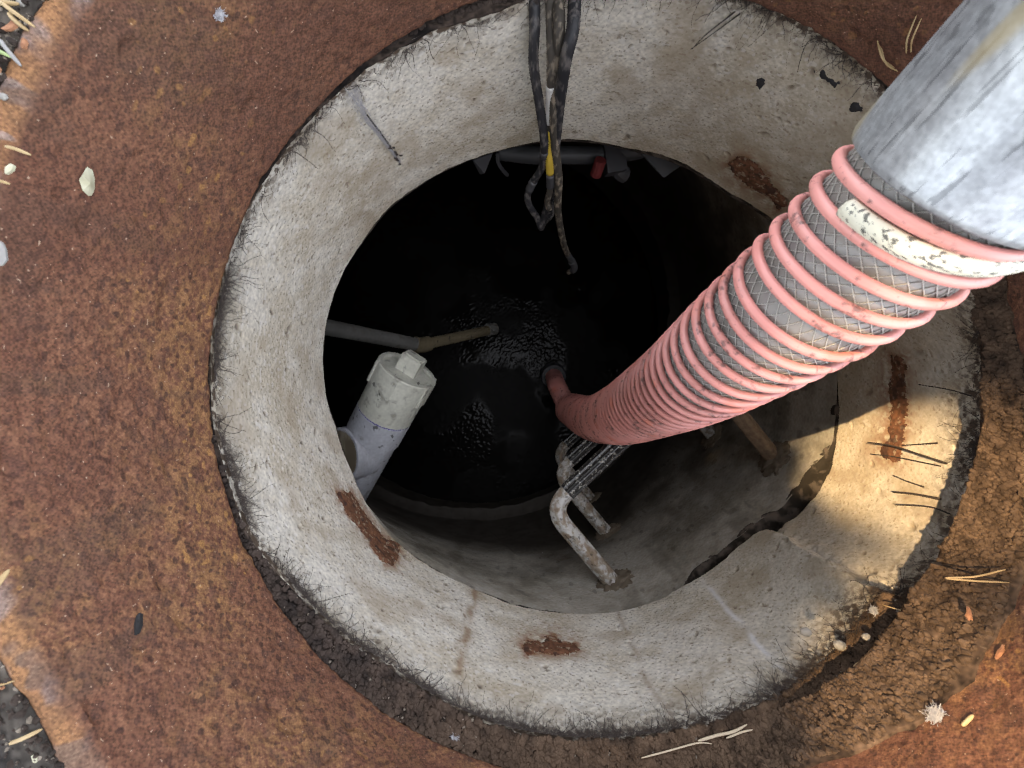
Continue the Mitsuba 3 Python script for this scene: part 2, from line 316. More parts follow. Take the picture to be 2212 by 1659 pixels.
# ---------------------------------------------------------------- the cast frame
TH = np.arange(1500) * 2 * np.pi / 1500
HF = 0.1166
def frame_centre(z):
    t = np.clip(-z / HF, 0, 1.1)
    return np.stack([0.0536 + t * 0.0234, 0.0065 - t * 0.0031], -1)
def frame_radius(z): return 0.3125 + 0.0035 * np.exp(-np.maximum(-z, 0) / 0.018) - 0.0025 * np.clip(-z / HF, 0, 1)

prof = [(0.030, -0.060), (0.016, -0.030), (0.0112, -0.012), (0.0102, -0.002), (0.0090, 0.0013), (0.0070, 0.0020), (0.0050, 0.0018), (0.0030, 0.0006), (0.0010, -0.0020), (0.0, -0.0055)]
prof += [(0.0, z) for z in np.linspace(-0.0068, -HF + 0.0015, 100)]
prof += [(0.0006, -HF - 0.0002), (0.003, -HF - 0.0016), (0.012, -HF - 0.0022), (0.030, -HF - 0.0025), (0.060, -HF - 0.0025)]
PR = np.array(prof)
ext, zz = PR[:, 0][:, None], PR[:, 1][:, None] + 0 * TH[None]
cen = frame_centre(zz)
rad = frame_radius(zz) + ext
wall_w = sstep(0.028, 0.0, ext)
edge_w = np.exp(-((PR[:, 1][:, None] - 0.0) / 0.006) ** 2)
q = np.stack([np.cos(TH)[None] * 0.31 + 0 * zz, np.sin(TH)[None] * 0.31 + 0 * zz, zz], -1)
disp = 0.0026 * (meshkit.fbm(q * 9, 3, 1) - 0.5) + 0.0022 * (meshkit.fbm(q * 48, 3, 2) - 0.5) + 0.0016 * (meshkit.fbm(q * 230, 2, 3) - 0.5)
pit = meshkit.noise(q * 85, 5)
disp += 0.0015 * sstep(0.72, 0.92, pit)
disp += edge_w * 0.006 * (meshkit.fbm(q * 34, 3, 8) - 0.5)
rad = rad + disp * wall_w
zz2 = zz + edge_w * 0.004 * (meshkit.fbm(q * 60, 3, 9) - 0.5)
FV = np.stack([cen[..., 0] + rad * np.cos(TH), cen[..., 1] + rad * np.sin(TH), zz2], -1)
rim_mask = sstep(-0.0045, -0.0008, zz2) * sstep(0.024, 0.012, ext + 0 * zz)
frame = thing('manhole_frame', 'rusty round cast iron manhole frame lining the top of the shaft', 'manhole frame')
split = 10
ruv = np.stack([rim_mask, 0 * rim_mask], -1)
add('rim', grid_mesh(FV[:split + 1]), 'rust', frame, True, ruv[:split + 1].reshape(-1, 2))
add('wall', grid_mesh(FV[split:]), 'rust', frame, True, ruv[split:].reshape(-1, 2))

# ---------------------------------------------------------------- the concrete neck
A = np.array([0.070, 0.005])
TOPE = [(478,830),(482,700),(505,590),(545,480),(600,390),(665,300),(745,215),(850,140),(950,85),(1060,30),(1150,-10),(1300,-45),(1450,-45),(1600,-20),(1700,25),(1790,80),(1870,140),(1930,210),(2010,330),(2080,480),(2115,620),(2115,760),(2100,880),(2080,980),(2068,1100),(2050,1180),(1990,1230),(1925,1285),(1870,1350),(1830,1400),(1760,1450),(1640,1525),(1500,1575),(1320,1603),(1150,1592),(1040,1563),(950,1520),(830,1440),(720,1365),(640,1285),(560,1150),(510,1010),(482,900)]
BOTE = [(698,780),(705,700),(720,640),(745,580),(778,530),(840,450),(890,410),(940,378),(1000,350),(1075,325),(1150,309),(1250,303),(1350,318),(1420,335),(1480,357),(1580,420),(1690,490),(1760,590),(1800,700),(1803,830),(1797,920),(1785,1005),(1752,1065),(1715,1110),(1670,1140),(1600,1190),(1480,1263),(1420,1297),(1350,1319),(1230,1325),(1120,1307),(1000,1262),(930,1225),(850,1165),(790,1085),(755,1010),(725,920),(703,850)]
TOPE = [(1300 + (u - 1300) * 1.032, 800 + (v - 800) * 1.032) if u < 1000 and v < 1250 else (u, v) for u, v in TOPE]
def top_d(u, v):
    a = math.atan2(829.5 - v, u - 1300)
    return 0.570 + 0.085 * float(sstep(math.radians(44), math.radians(24), angdist(a, math.radians(-24))))
tops = [P(u, v, top_d(u, v)) for u, v in TOPE]
r_top = smooth_fn(polar([p[:2] for p in tops], A), 0.03)
z_top = smooth_fn(lambda th: polar([A + np.array([math.cos(t), math.sin(t)]) * (-p[2]) for p in tops for t in [math.atan2(*(p[:2] - A)[::-1])]], A)(th) * -1, 0.03)
Z_BOT = ZC - K * 0.931; Z_SH = -0.1080; Z_REF = -0.1226; Z_SOIL = -0.1140
r_bot = smooth_fn(polar([P(u, v, 0.931)[:2] for u, v in BOTE], A), 0.012)
RIDGE = math.radians(-36)
def neck_r(th, z):
    """Radius of the neck's face about its axis at height z."""
    t = np.clip((z - Z_BOT) / (Z_REF - Z_BOT), -0.1, 1.3)
    ft = np.clip((Z_REF - Z_BOT) / (z_top(th) - Z_BOT), 1, 2)
    r = r_bot(th) + (r_top(th) - r_bot(th)) * np.minimum(t * ft, 1.15)
    j = 0.035 * (meshkit.fbm(np.stack([z * 45 + 0 * th, z * 0 + 3 + 0 * th, 0 * z + 0 * th], -1), 3, 4) - 0.5)
    w_ = (np.asarray(th) + np.pi) % (2 * np.pi) - np.pi
    lip = 0.008 * sstep(RIDGE - 0.42, RIDGE - 0.02, w_) * sstep(RIDGE + 0.006 + j, RIDGE - 0.004 + j, w_)      # the front slab stands proud and ends in a broken edge
    return r - lip + 0.016 * sstep(RIDGE - 0.004 + j, RIDGE + 0.010 + j, w_) * sstep(0.5, 0.1, angdist(th, math.radians(-18))) * np.clip(0.45 + 0.55 * t, 0, 1)
def ray_hit(u, v, inside, d0, d1):
    """First distance along the sight line through plan point (u, v) at which inside(p) turns false."""
    lo, hi = d0, d1
    for d in np.linspace(d0, d1, 30):
        if not inside(P(u, v, d)): hi = d; break
        lo = d
    for _ in range(12):
        m = (lo + hi) / 2
        if inside(P(u, v, m)): lo = m
        else: hi = m
    return P(u, v, hi)
def on_neck(u, v):
    def inside(p):
        a = math.atan2(p[1] - A[1], p[0] - A[0])
        return math.hypot(p[0] - A[0], p[1] - A[1]) < float(neck_r(np.array(a), np.array(p[2])))
    return ray_hit(u, v, inside, 0.5, 0.95)
def bar(pts): return [(1426.4 + 0.1984 * x, 274.3 + 0.1984 * y) for x, y in pts]
SCARS = [(bar([(850,330),(950,340),(1130,480),(1200,600),(1300,720),(1400,840),(1290,900),(1200,760),(1080,710),(930,630),(800,500),(740,400)]), 'dark rusty scar in the concrete beside the top of the hose'),
         ([(1925,768),(1953,770),(1956,850),(1953,950),(1946,1000),(1915,992),(1903,975),(1918,950),(1926,900),(1921,850)], 'upright rusty bar scar running into the sunlit patch'),
         ([(1128,1397),(1140,1385),(1170,1388),(1180,1375),(1200,1372),(1215,1388),(1245,1392),(1250,1405),(1225,1416),(1190,1414),(1165,1411),(1140,1417)], 'small rusty scar low in the front of the neck'),
         ([(725,1065),(755,1062),(772,1085),(802,1130),(832,1165),(860,1172),(862,1200),(850,1222),(825,1215),(790,1160),(745,1105)], 'long slanting rusty scar at the lower left of the neck')]
NT = 1440
TN = np.arange(NT) * 2 * np.pi / NT
NZ = 236
zrow = np.linspace(Z_SH, Z_BOT, NZ)[:, None] + 0 * TN[None]
thm = TN[None] + 0 * zrow
R = neck_r(thm, zrow)
qn = np.stack([0.31 * np.cos(thm), 0.31 * np.sin(thm), zrow], -1)
R = R + 0.0045 * (meshkit.fbm(qn * 8, 3, 11) - 0.5) + 0.0008 * (meshkit.fbm(qn * 60, 3, 12) - 0.5) + 0.00045 * (meshkit.fbm(qn * 260, 2, 13) - 0.5)
# broken, crumbly band along the ridge
rb = np.exp(-((((thm + np.pi) % (2 * np.pi) - np.pi) - RIDGE - 0.012) / 0.035) ** 2)
R += rb * 0.018 * (meshkit.fbm(qn * 80, 4, 15) - 0.5)
R += 0.03 * sstep(0.0005, 0.012, zrow - z_top(thm))          # above the soil line the ring turns outward, under the ledge
# pits and blow holes
pits = np.zeros_like(R)
r5 = np.random.default_rng(5)
dth, dz = 2 * np.pi / NT, (Z_SH - Z_BOT) / (NZ - 1)
for i in range(1150):
    a, z = r5.random() * 2 * np.pi, Z_SH - r5.random() * 0.208
    s = 0.0008 + 0.0024 * r5.random() ** 4; e = 0.6 + 0.9 * r5.random(); sk = r5.normal() * 0.5
    j0, i0 = int(a / dth), int((Z_SH - z) / dz); w = int(3.5 * s / dz) + 2; wj = int(4.5 * s / (0.31 * dth)) + 2
    ii = np.clip(np.arange(i0 - w, i0 + w + 1), 0, NZ - 1)[:, None]; jj = (np.arange(j0 - wj, j0 + wj + 1) % NT)[None]
    X = ((thm[ii, jj] - a + np.pi) % (2 * np.pi) - np.pi) * 0.31; Y = zrow[ii, jj] - z
    X, Y = X + sk * Y, Y * e
    g = np.exp(-((X * X + Y * Y) / (s * s)) ** 1.5)
    R[ii, jj] += g * s * 0.9
    pits[ii, jj] = np.maximum(pits[ii, jj], g * (0.55 + 0.4 * r5.random()))
low = np.exp(-(zrow - Z_BOT) / 0.005)
zj = zrow + low * 0.0045 * (meshkit.fbm(qn * 130, 3, 16) - 0.5) + np.exp(-(zrow - Z_BOT) / 0.02) * 0.004 * (meshkit.fbm(qn * 25, 2, 17) - 0.5)
zj = np.where(zrow > z_top(thm), z_top(thm) - 0.35 * (zrow - z_top(thm)), zj)          # the buried part dips under the soil
NV = np.stack([A[0] + R * np.cos(thm), A[1] + R * np.sin(thm), zj], -1)
soilm = np.exp(-np.maximum(z_top(thm) - zrow, 0) / (0.0030 + (0.012 + 0.012 * sstep(1.6, 0.5, angdist(thm, math.radians(-50)))) * meshkit.fbm(qn * 26, 3, 18)))
soilm = np.clip(soilm + 0.55 * sstep(0.62, 0.0, angdist(thm, math.radians(-8))) * sstep(0.40, 0.75, meshkit.fbm(qn * 60, 3, 19)) * sstep(-0.23, -0.136, zrow), 0, 1)
for o, _ in SCARS:                                             # rust stain round each embedded bar, longer below it
    q = np.array([on_neck(u, v) for u, v in o + o[:1]]); q = np.vstack([q[i] + (q[i + 1] - q[i]) * f for i in range(len(o)) for f in np.linspace(0, 1, 6)[:-1]])
    X = (thm - math.atan2(*(q.mean(0)[:2] - A)[::-1]) + np.pi) % (2 * np.pi) - np.pi
    ang = (np.arctan2(q[:, 1] - A[1], q[:, 0] - A[0]) - math.atan2(*(q.mean(0)[:2] - A)[::-1]) + np.pi) % (2 * np.pi) - np.pi
    ii, jj = np.nonzero(np.abs(X) < 0.25)
    dx, dz_ = (X[ii, jj][:, None] - ang[None]) * 0.31, zrow[ii, jj][:, None] - q[None, :, 2]
    dd = np.sqrt(dx ** 2 + np.where(dz_ < 0, 0.45 * dz_, dz_) ** 2).min(1)
    soilm[ii, jj] -= 0.95 * np.exp(-(dd / 0.0075) ** 1.1) * (1 - soilm[ii, jj])
pits[pits < 2e-3] = 0; soilm[np.abs(soilm) < 2e-4] = 0                  # no vanishing uv gradients
under = [NV[-1]]
for k, (dr_, dz_) in enumerate(((0.006, -0.002), (0.03, -0.002), (0.12, 0.002))):
    ring = NV[-1].copy(); ring[:, 0] += dr_ * np.cos(TN); ring[:, 1] += dr_ * np.sin(TN); ring[:, 2] += dz_; under.append(ring)
NVa = np.concatenate([NV, np.array(under[1:])])
nuv = np.concatenate([np.stack([pits, soilm], -1), np.zeros((3, NT, 2))])
neck = thing('concrete_neck', 'pale pitted concrete neck ring below the rusty frame, chipped on its right side', 'manhole neck')
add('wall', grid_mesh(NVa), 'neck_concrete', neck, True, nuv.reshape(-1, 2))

# ---------------------------------------------------------------- the chamber below
B = A + 0.272 * np.array([math.cos(math.radians(133)), math.sin(math.radians(133))]); RB = 0.580
D_TOP, D_CONE, D_LIQ = 0.978, 2.0, 2.36
tc = np.arange(720) * 2 * np.pi / 720
rows = []
gap = sstep(math.radians(26), math.radians(16), angdist(tc, math.radians(-38)))
for k, t in enumerate(np.linspace(0, 1, 170)):
    d = D_TOP + (D_CONE - D_TOP) * t
    z = ZC - K * d + np.zeros(720)
    if k == 0: z = z + (1 - gap) * 0.0235 + gap * 0.012 * (meshkit.fbm(np.stack([tc * 9, tc * 0, tc * 0], -1), 3, 3) - 0.5)
    fl = t ** (1 - 0.62 * sstep(0.9, 2.2, angdist(tc, math.radians(-60))))          # the far and left sides flare out fast under the slab
    c = A[None] + (B - A)[None] * fl[:, None]
    r = (1 - fl) * (r_bot(tc) + 0.001 + 0.004 * (1 - gap)) + fl * RB
    qq = np.stack([0.4 * np.cos(tc), 0.4 * np.sin(tc), z], -1)
    r = r + 0.004 * (meshkit.fbm(qq * 8, 3, 21) - 0.5) + 0.0012 * (meshkit.fbm(qq * 45, 3, 22) - 0.5)
    # a form seam running down the wall
    r = r + 0.004 * sstep(0.0, 0.012, (tc - math.radians(-88) + np.pi) % (2 * np.pi) - np.pi) * sstep(0.5, 0.3, angdist(tc, math.radians(-75)))
    rows.append(np.stack([c[:, 0] + r * np.cos(tc), c[:, 1] + r * np.sin(tc), z], -1))
chamber = thing('concrete_chamber', 'dark grey tapering concrete chamber under the neck, with ladder rungs in its wall', 'manhole chamber')
TOP0 = rows[0].copy()
CONE = np.array(rows).reshape(-1, 3)
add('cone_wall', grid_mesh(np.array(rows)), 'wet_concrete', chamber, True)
rows = []
for k, (dd, rr) in enumerate([(D_CONE - 0.004, RB - 0.03), (D_CONE - 0.004, RB + 0.002), (D_CONE + 0.012, RB + 0.012)] + [(d, RB + 0.012) for d in np.linspace(D_CONE + 0.03, 4.1, 60)]):
    z = ZC - K * dd + np.zeros(720); qq = np.stack([0.6 * np.cos(tc), 0.6 * np.sin(tc), z], -1)
    r = rr + 0.006 * (meshkit.fbm(qq * 8, 3, 25) - 0.5) + (0.012 * (meshkit.fbm(qq * 40, 3, 26) - 0.5))
    rows.append(np.stack([B[0] + r * np.cos(tc), B[1] + r * np.sin(tc), z], -1))
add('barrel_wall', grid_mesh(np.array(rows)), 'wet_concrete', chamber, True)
# crumbled bedding mortar seen in the open joint
rows = []
for k, (e, dz) in enumerate([(0.0005, -0.010), (0.0, 0.0)] + [(x, 0.003) for x in np.linspace(0.004, 0.052, 14)] + [(0.055, x) for x in np.linspace(0.008, 0.045, 8)]):
    x, y, z = TOP0[:, 0] + e * np.cos(tc), TOP0[:, 1] + e * np.sin(tc), TOP0[:, 2] + dz
    qq = np.stack([x, y, z], -1); f = 0.0 if k == 0 else 1.0
    z = z + f * 0.009 * (meshkit.fbm(qq * 70, 4, 27) - 0.55); w_ = f * 0.012 * (meshkit.fbm(qq * 60, 3, 28) - 0.5)
    rows.append(np.stack([x + w_ * np.cos(tc), y + w_ * np.sin(tc), z], -1))
add('bedding_mortar', grid_mesh(np.array(rows)), 'old_mortar', chamber, True)
labels[chamber + '__bedding_mortar'] = {'label': 'dark crumbled mortar in the open joint under the neck'}
# liquid with a rough scummy skin
n_ = 560
gx, gy = np.meshgrid(np.linspace(-0.75, 0.75, n_), np.linspace(-0.75, 0.75, n_), indexing='ij')
pl = np.stack([gx, gy, 0 * gx], -1)
h = 0.0012 * (meshkit.fbm(pl * 12, 2, 31) - 0.5) + 0.0010 * (meshkit.fbm(pl * 210, 1, 32) - 0.5)
LV = np.stack([gx + B[0], gy + B[1], ZC - K * D_LIQ + h * (0.10 + 1.9 * sstep(0.44, 0.62, meshkit.fbm(pl * 9, 3, 33)))], -1)
k = add('water', grid_mesh(LV, wrap=False), 'liquid_black', None, True); kind(k, 'structure')

# ---------------------------------------------------------------- ladder rungs
def rung(w1, e1, w2, d, label, reach=0.02, far='rung_coat'):
    k = thing('ladder_rung', label, 'ladder rung', 'ladder rungs up the chamber wall')
    a, b, c = P(*w1, d), P(*e1, d - 0.012), P(*w2, d)
    leg = b - a; e2 = c + leg
    out = leg / np.linalg.norm(leg)
    def wall_end(p):                                            # where the leg's line meets the chamber wall
        w = CONE - p; h = -(w @ out); e = np.linalg.norm(w + out * h[:, None], axis=1); ok = (e < 0.004) & (h > -0.06)
        return p - out * (float(h[ok].min()) if ok.any() else reach)
    a1, c1w = wall_end(a), wall_end(c); a2, c2 = a1 - out * 0.015, c1w - out * 0.015
    bar = (e2 - b) / np.linalg.norm(e2 - b); rr = 0.036
    def corner(p, u, v):                                        # arc from direction u into direction v
        t = np.linspace(0, 1, 12)[:, None]
        p0, p1, p2 = p - u * rr, p, p + v * rr
        return (1 - t) ** 2 * p0 + 2 * t * (1 - t) * p1 + t ** 2 * p2
    c1, c2_ = corner(b, out, bar), corner(e2, bar, -out)
    sec = lambda ph: 1 + 0.10 * np.cos(4 * ph)
    rad = 0.0118
    def seg(p0, p1, n): return p0 + (p1 - p0) * np.linspace(0, 1, n)[:, None]
    add('leg', tube(np.vstack([seg(a2, c1[0], 30)[:-1], c1]), rad, 20, True, sec), 'rung_coat', k, 50)
    tread = lambda ph: 1.05 + 0.09 * np.sign(np.sin(9 * ph)) * (np.abs(np.sin(9 * ph)) > 0.3)
    add('tread_bar', tube(seg(c1[-1], c2_[0], 40), rad, 72, True, tread), 'rung_tread', k, 30)
    add('leg', tube(np.vstack([c2_, seg(c2_[-1], c2, 30)[1:]]), rad, 20, True, sec), far, k, 50)
    for i, q in enumerate((a1, c1w)):
        m = blob((0.026, 0.030, 0.009), int(w1[0]) + i, 0.22, 3); nrm = np.r_[B - q[:2], 0]; nrm /= np.linalg.norm(nrm)
        M = trimesh.geometry.align_vectors([0, 0, 1], nrm); M[:3, 3] = q - nrm * 0.003; m.apply_transform(M); m.vertices += 0.004 * (meshkit.fbm(m.vertices * 120, 3, 7)[:, None] - 0.5)
        add('mortar_collar', m, 'collar_mortar', k, True)
    return k
rung((1338, 1276), (1188, 1098), (1660, 974), 1.10, 'uppermost and nearest ladder rung, worn pale on its bent leg', 0.02, 'rung_rusty')
labels['ladder_rung__leg_001'] = {'label': 'rusty brown leg of the rung showing below the hose'}
rung((1303, 1142), (1203, 1022), (1530, 930), 1.42, 'second ladder rung down, directly below the nearest one', 0.04)
rung((1272, 1072), (1200, 982), (1450, 905), 1.80, 'third ladder rung down, lowest one in view and half lost in the dark', 0.06)

# ---------------------------------------------------------------- suction hose and its metal pipe
# the hose leaves the pipe at a slant, then hangs; its first 25 cm follow a parabola measured off the ribs
HC0, HA, HQ, HPI, HPH = np.array([0.265167, 0.169127, 0.141342]), np.array([-0.173696, -0.688498, 1.0]), np.array([-0.268668, 0.237879, -0.011171]), 0.0178548, 4.763931
HA = HA / np.linalg.norm(HA)
SM = np.arange(0.1028, 0.215, 0.02)
hm = HC0 + HA * SM[:, None] + HQ * SM[:, None] ** 2
hm[:, 2] = ZC - hm[:, 2]
HS = 0.74                                                      # a three-inch hose
LENS = np.array([0, 0, ZC])
HP = spline(LENS + HS * (np.array(list(hm) + [P(1600, 742, 0.675), P(1516, 801, 0.80), P(1440, 846, 0.98), P(1338, 895, 1.38), P(1277, 902, 1.90), P(1234, 884, 2.60)]) - LENS), 1200)
hs = np.r_[0, np.cumsum(np.linalg.norm(np.diff(HP, axis=0), axis=1))]
ht = np.gradient(HP, axis=0); ht /= np.linalg.norm(ht, axis=1, keepdims=True)
hn = np.array([1.0, 0, 0]) - ht * ht[:, :1]; hn /= np.linalg.norm(hn, axis=1, keepdims=True)
hb = -np.cross(ht, hn)
def along(s):
    return (np.stack([np.interp(s, hs, X[:, k]) for k in range(3)], 1) for X in (HP, ht, hn, hb))
sf = np.linspace(0.1028, 0.20, 300)
sa = np.r_[0, np.cumsum(np.linalg.norm(np.diff(HC0 + HA * sf[:, None] + HQ * sf[:, None] ** 2, axis=0), axis=1))] * HS
PITCH, RBODY, RH, RW = HS * 0.0176, HS * 0.0514, HS * 0.0548, HS * 0.0037
def hose_phase(s):
    return np.where(s < sa[-1], 2 * np.pi * (HPH - np.interp(s, sa, sf) / HPI), 2 * np.pi * (HPH - sf[-1] / HPI - (s - sa[-1]) / PITCH))
def arc_of(sm): return np.interp(sm, sf, sa)
hose = thing('suction_hose', 'ribbed salmon red suction hose hanging down through the opening into the liquid', 'hose')
L = hs[-1]
def at_hose(s, ph, r):
    c, t, n, b = along(s)
    return c + (np.cos(ph)[:, None] * n + np.sin(ph)[:, None] * b) * np.broadcast_to(r, (len(s),))[:, None]
sb = np.linspace(0, L, int(L / PITCH * 8)); pb_ = np.arange(56) * 2 * np.pi / 56
dph = np.cos(pb_[None] - hose_phase(sb)[:, None])                     # 1 under the rib, -1 half way between ribs
c, t, n, b = along(sb)
rb_ = RBODY - HS * 0.0016 * (0.5 - 0.5 * dph) ** 0.7
BV = c[:, None] + rb_[..., None] * (np.cos(pb_)[None, :, None] * n[:, None] + np.sin(pb_)[None, :, None] * b[:, None])
add('body', grid_mesh(BV), 'hose_body', hose, True)
s = np.linspace(0.0017, L - 0.004, int(L / PITCH * 44))
add('spiral_rib', tube(at_hose(s, hose_phase(s), RH), RW * (1 + 0.06 * (meshkit.noise(np.stack([s * 90, 0 * s, 0 * s], -1), 2) - 0.5)), 10), 'hose_red', hose, True)
thr = []
for k in range(32):
    for sg in (-1, 1):
        ss = np.linspace(0.0, 0.32, 190)
        pp = 2 * np.pi * k / 32 + sg * ss / 0.028
        cc = 0.5 - 0.5 * np.cos(pp - hose_phase(ss))
        thr.append(tube(at_hose(ss, pp, RBODY - HS * 0.0016 * cc ** 0.7 + 0.0004), 0.00030, 3, False))
k = add('braid_threads', join(thr), 'hose_thread', hose, True); kind(k, 'stuff')
pc_ = np.interp(np.linspace(0, 1, 70), [0, 0.15, 0.3, 0.46, 0.6, 0.8, 1], [-2.93, -2.592, -2.26, -1.955, -1.649, -1.30, -0.7]); sc = arc_of(np.interp(pc_, [-2.93, -2.592, -2.26, -1.955, -1.649, -1.30, -0.7], [0.1213, 0.1206, 0.1197, 0.1178, 0.1148, 0.1105, 0.1065]))
add('cream_strip', tube(at_hose(sc, pc_, RBODY + 0.0030), 0.0043, 12), 'cream_strip', hose, True)
stub = spline([HP[-1] + (HP[-2] - HP[-1]) * 6, HP[-1] + [-0.006, 0.008, -0.05], P(1205, 838, 2.06), P(1199, 822, 2.18), P(1195, 810, 2.30)], 30)
add('stub', tube(stub, 0.027, 32), 'hose_red', hose, True)
add('foot_collar', lathe(stub[-4], stub[-1] - stub[-4], [(0.027, 0), (0.037, 0.0), (0.039, 0.005), (0.039, 0.04), (0.027, 0.043)], 48), 'steel_dark', hose, 40)

pipe = thing('suction_pipe', 'scratched grey metal pipe entering at the top right and ending over the red hose', 'pipe')
rp = 0.0595 * 0.74
add('tube', lathe(PA0, PAX, [(0.038, 0.003), (rp - 0.004, 0.0), (rp - 0.001, 0.0012), (rp, 0.004), (rp, 0.03), (rp, 0.1), (rp, 0.2), (rp, 0.8), (rp + 0.006, 0.805), (rp + 0.006, 0.86), (0.04, 0.862)], 120), 'pipe_metal', pipe, 40)

# ---------------------------------------------------------------- cables
def cable(label, pts, r, m, bands=()):
    k = thing('cable', label, 'cable', 'cables hanging from the top edge')
    p = spline(pts, 220)
    add('sheath', tube(p, r * (1 + 0.05 * (meshkit.noise(p * 60, 3) - 0.5)), 14), m, k, True)
    for (f0, f1, mm, nm, gr) in bands:
        q = p[int(f0 * 219):int(f1 * 219) + 1]
        add(nm, tube(q, r * gr * (1 + 0.10 * (meshkit.noise(q * 300, 4) - 0.5)), 14), mm, k, True)
    return k
def over(u0, y=0.335): return [np.array([u0, 0.62, 0.012]), np.array([u0, 0.42, 0.016]), np.array([u0, 0.335, 0.016]), np.array([u0, 0.307, -0.010]), np.array([u0, 0.302, -0.05])]
cable('black cable at the left of the hanging bundle, kinked sideways near its lower end', over(0.017) + [P(1155, -40, 0.56), P(1155, 60, 0.60), P(1153, 140, 0.65), P(1166, 230, 0.72), P(1176, 310, 0.80), P(1170, 362, 0.88), P(1150, 396, 0.93), P(1139, 425, 0.97), P(1146, 448, 1.0), P(1160, 470, 1.04), P(1168, 492, 1.07)], 0.0046, 'cable_black',
      [(0.80, 0.815, 'steel_dark', 'tape_wrap', 1.15), (0.88, 0.9, 'steel_dark', 'tape_wrap', 1.2)])
cable('longest cable of the bundle, muddy above, its bent tip deep in the shaft', over(0.038) + [P(1208, -40, 0.56), P(1208, 60, 0.58), P(1206, 140, 0.64), P(1198, 230, 0.71), P(1199, 310, 0.80), P(1207, 390, 0.90), P(1205, 450, 1.0), P(1212, 500, 1.1), P(1222, 540, 1.2), P(1236, 566, 1.27), P(1240, 580, 1.30), P(1228, 588, 1.33)], 0.0050, 'cable_muddy',
      [(0.93, 0.955, 'plastic_grey', 'grey_sleeve', 1.1), (0.955, 0.99, 'steel_dark', 'tip', 1.35)])
cable('short cable with a yellow tape band in the middle of the bundle', over(0.030) + [P(1190, -40, 0.555), P(1191, 120, 0.62), P(1189, 230, 0.72), P(1187, 300, 0.80), P(1188, 350, 0.85), P(1189, 400, 0.92), P(1186, 420, 0.95), P(1182, 435, 0.98), P(1187, 452, 1.0)], 0.0042, 'cable_muddy',
      [(0.735, 0.80, 'tape_white', 'white_tape', 1.15), (0.815, 0.90, 'tape_yellow', 'yellow_tape', 1.25), (0.905, 0.94, 'steel_dark', 'tape_wrap', 1.3)])
cable('thick dark cable at the right of the bundle, slanting behind the others', over(0.056) + [P(1246, -30, 0.555), P(1238, 60, 0.57), P(1222, 130, 0.61), P(1208, 230, 0.71), P(1200, 320, 0.82), P(1197, 380, 0.93), P(1188, 425, 1.0), P(1176, 465, 1.06), P(1169, 490, 1.09), P(1174, 480, 1.12), P(1190, 462, 1.15), P(1198, 430, 1.18)], 0.0055, 'cable_black')

# ---------------------------------------------------------------- inlet tee of PVC on the left
c0, ax = P(882, 798, 1.36), None
c1 = P(762, 1022, 1.52)
ax = (c1 - c0) / np.linalg.norm(c1 - c0)
tee = thing('pipe_tee', 'white plastic pipe tee with a square lugged cap, on the left below the neck', 'pipe')
RT = 0.0535
cap = add('cap', lathe(c0, ax, [(0.001, 0.004), (RT - 0.012, 0.004), (RT - 0.010, 0.006), (RT - 0.004, 0.006), (RT - 0.0035, 0.0), (RT + 0.003, 0.0), (RT + 0.0045, 0.002), (RT + 0.0045, 0.046), (RT + 0.001, 0.048), (0.03, 0.048)], 96), 'pvc_cream', tee, 35)
def oriented_box(size, centre, x, y):
    x = x / np.linalg.norm(x); z = np.cross(x, y); z /= np.linalg.norm(z); y = np.cross(z, x)
    m = trimesh.creation.box(size); M = np.eye(4); M[:3, 0], M[:3, 1], M[:3, 2], M[:3, 3] = x, y, z, centre
    m.apply_transform(M); return m
side = np.cross(ax, [0, 0, 1.0]); side /= np.linalg.norm(side)
across = np.cross(ax, side)
add('wrench_lug', join([oriented_box([0.040, 0.030, 0.034], c0 - ax * 0.012, side, across), oriented_box([0.034, 0.024, 0.004], c0 - ax * 0.030, side, across)]), 'pvc_cream', cap, False)
for k in range(6):
    f = 2 * np.pi * k / 6 + 0.4; e = math.cos(f) * side + math.sin(f) * across
    add('grip_rib', oriented_box([0.004, 0.006, 0.044], c0 + e * (RT + 0.0052) + ax * 0.024, e, np.cross(ax, e)), 'pvc_cream', cap)
add('adapter', lathe(c0 + ax * 0.047, ax, [(0.03, 0), (RT + 0.001, 0), (RT + 0.001, 0.056), (0.03, 0.0562)], 96), 'pvc_cream', tee, 35)
add('primer_line', lathe(c0 + ax * 0.1026, ax, [(RT - 0.002, 0), (RT + 0.0004, 0.0002), (RT + 0.0004, 0.0032), (RT - 0.002, 0.0034)], 96), 'primer_purple', tee, 35)
add('collar', lathe(c0 + ax * 0.1045, ax, [(0.03, 0.0), (RT - 0.0008, 0.0), (RT + 0.0012, 0.001), (RT + 0.0012, 0.054), (RT - 0.003, 0.0555), (0.03, 0.056)], 96), 'pvc_white', tee, 35)
add('run', lathe(c0 + ax * 0.160, ax, [(0.03, 0.0), (RT - 0.003, 0.0), (RT - 0.002, 0.002), (RT - 0.002, 0.21), (0.045, 0.212)], 96), 'pvc_run', tee, 35)
bd = np.array([-0.5, 0.0, 0.87]); bd -= ax * (bd @ ax); bd /= np.linalg.norm(bd)
bc = c0 + ax * 0.207
br = add('branch', lathe(bc, bd, [(0.0525, 0.0), (0.0525, 0.034), (0.0540, 0.040), (0.0540, 0.0555), (0.0525, 0.0570), (0.0480, 0.0570)], 96), 'pvc_white', tee, 35)
add('bore', lathe(bc, bd, [(0.0480, 0.0569), (0.0475, 0.0555), (0.001, 0.0546)], 64), 'pvc_bore', tee, 35)

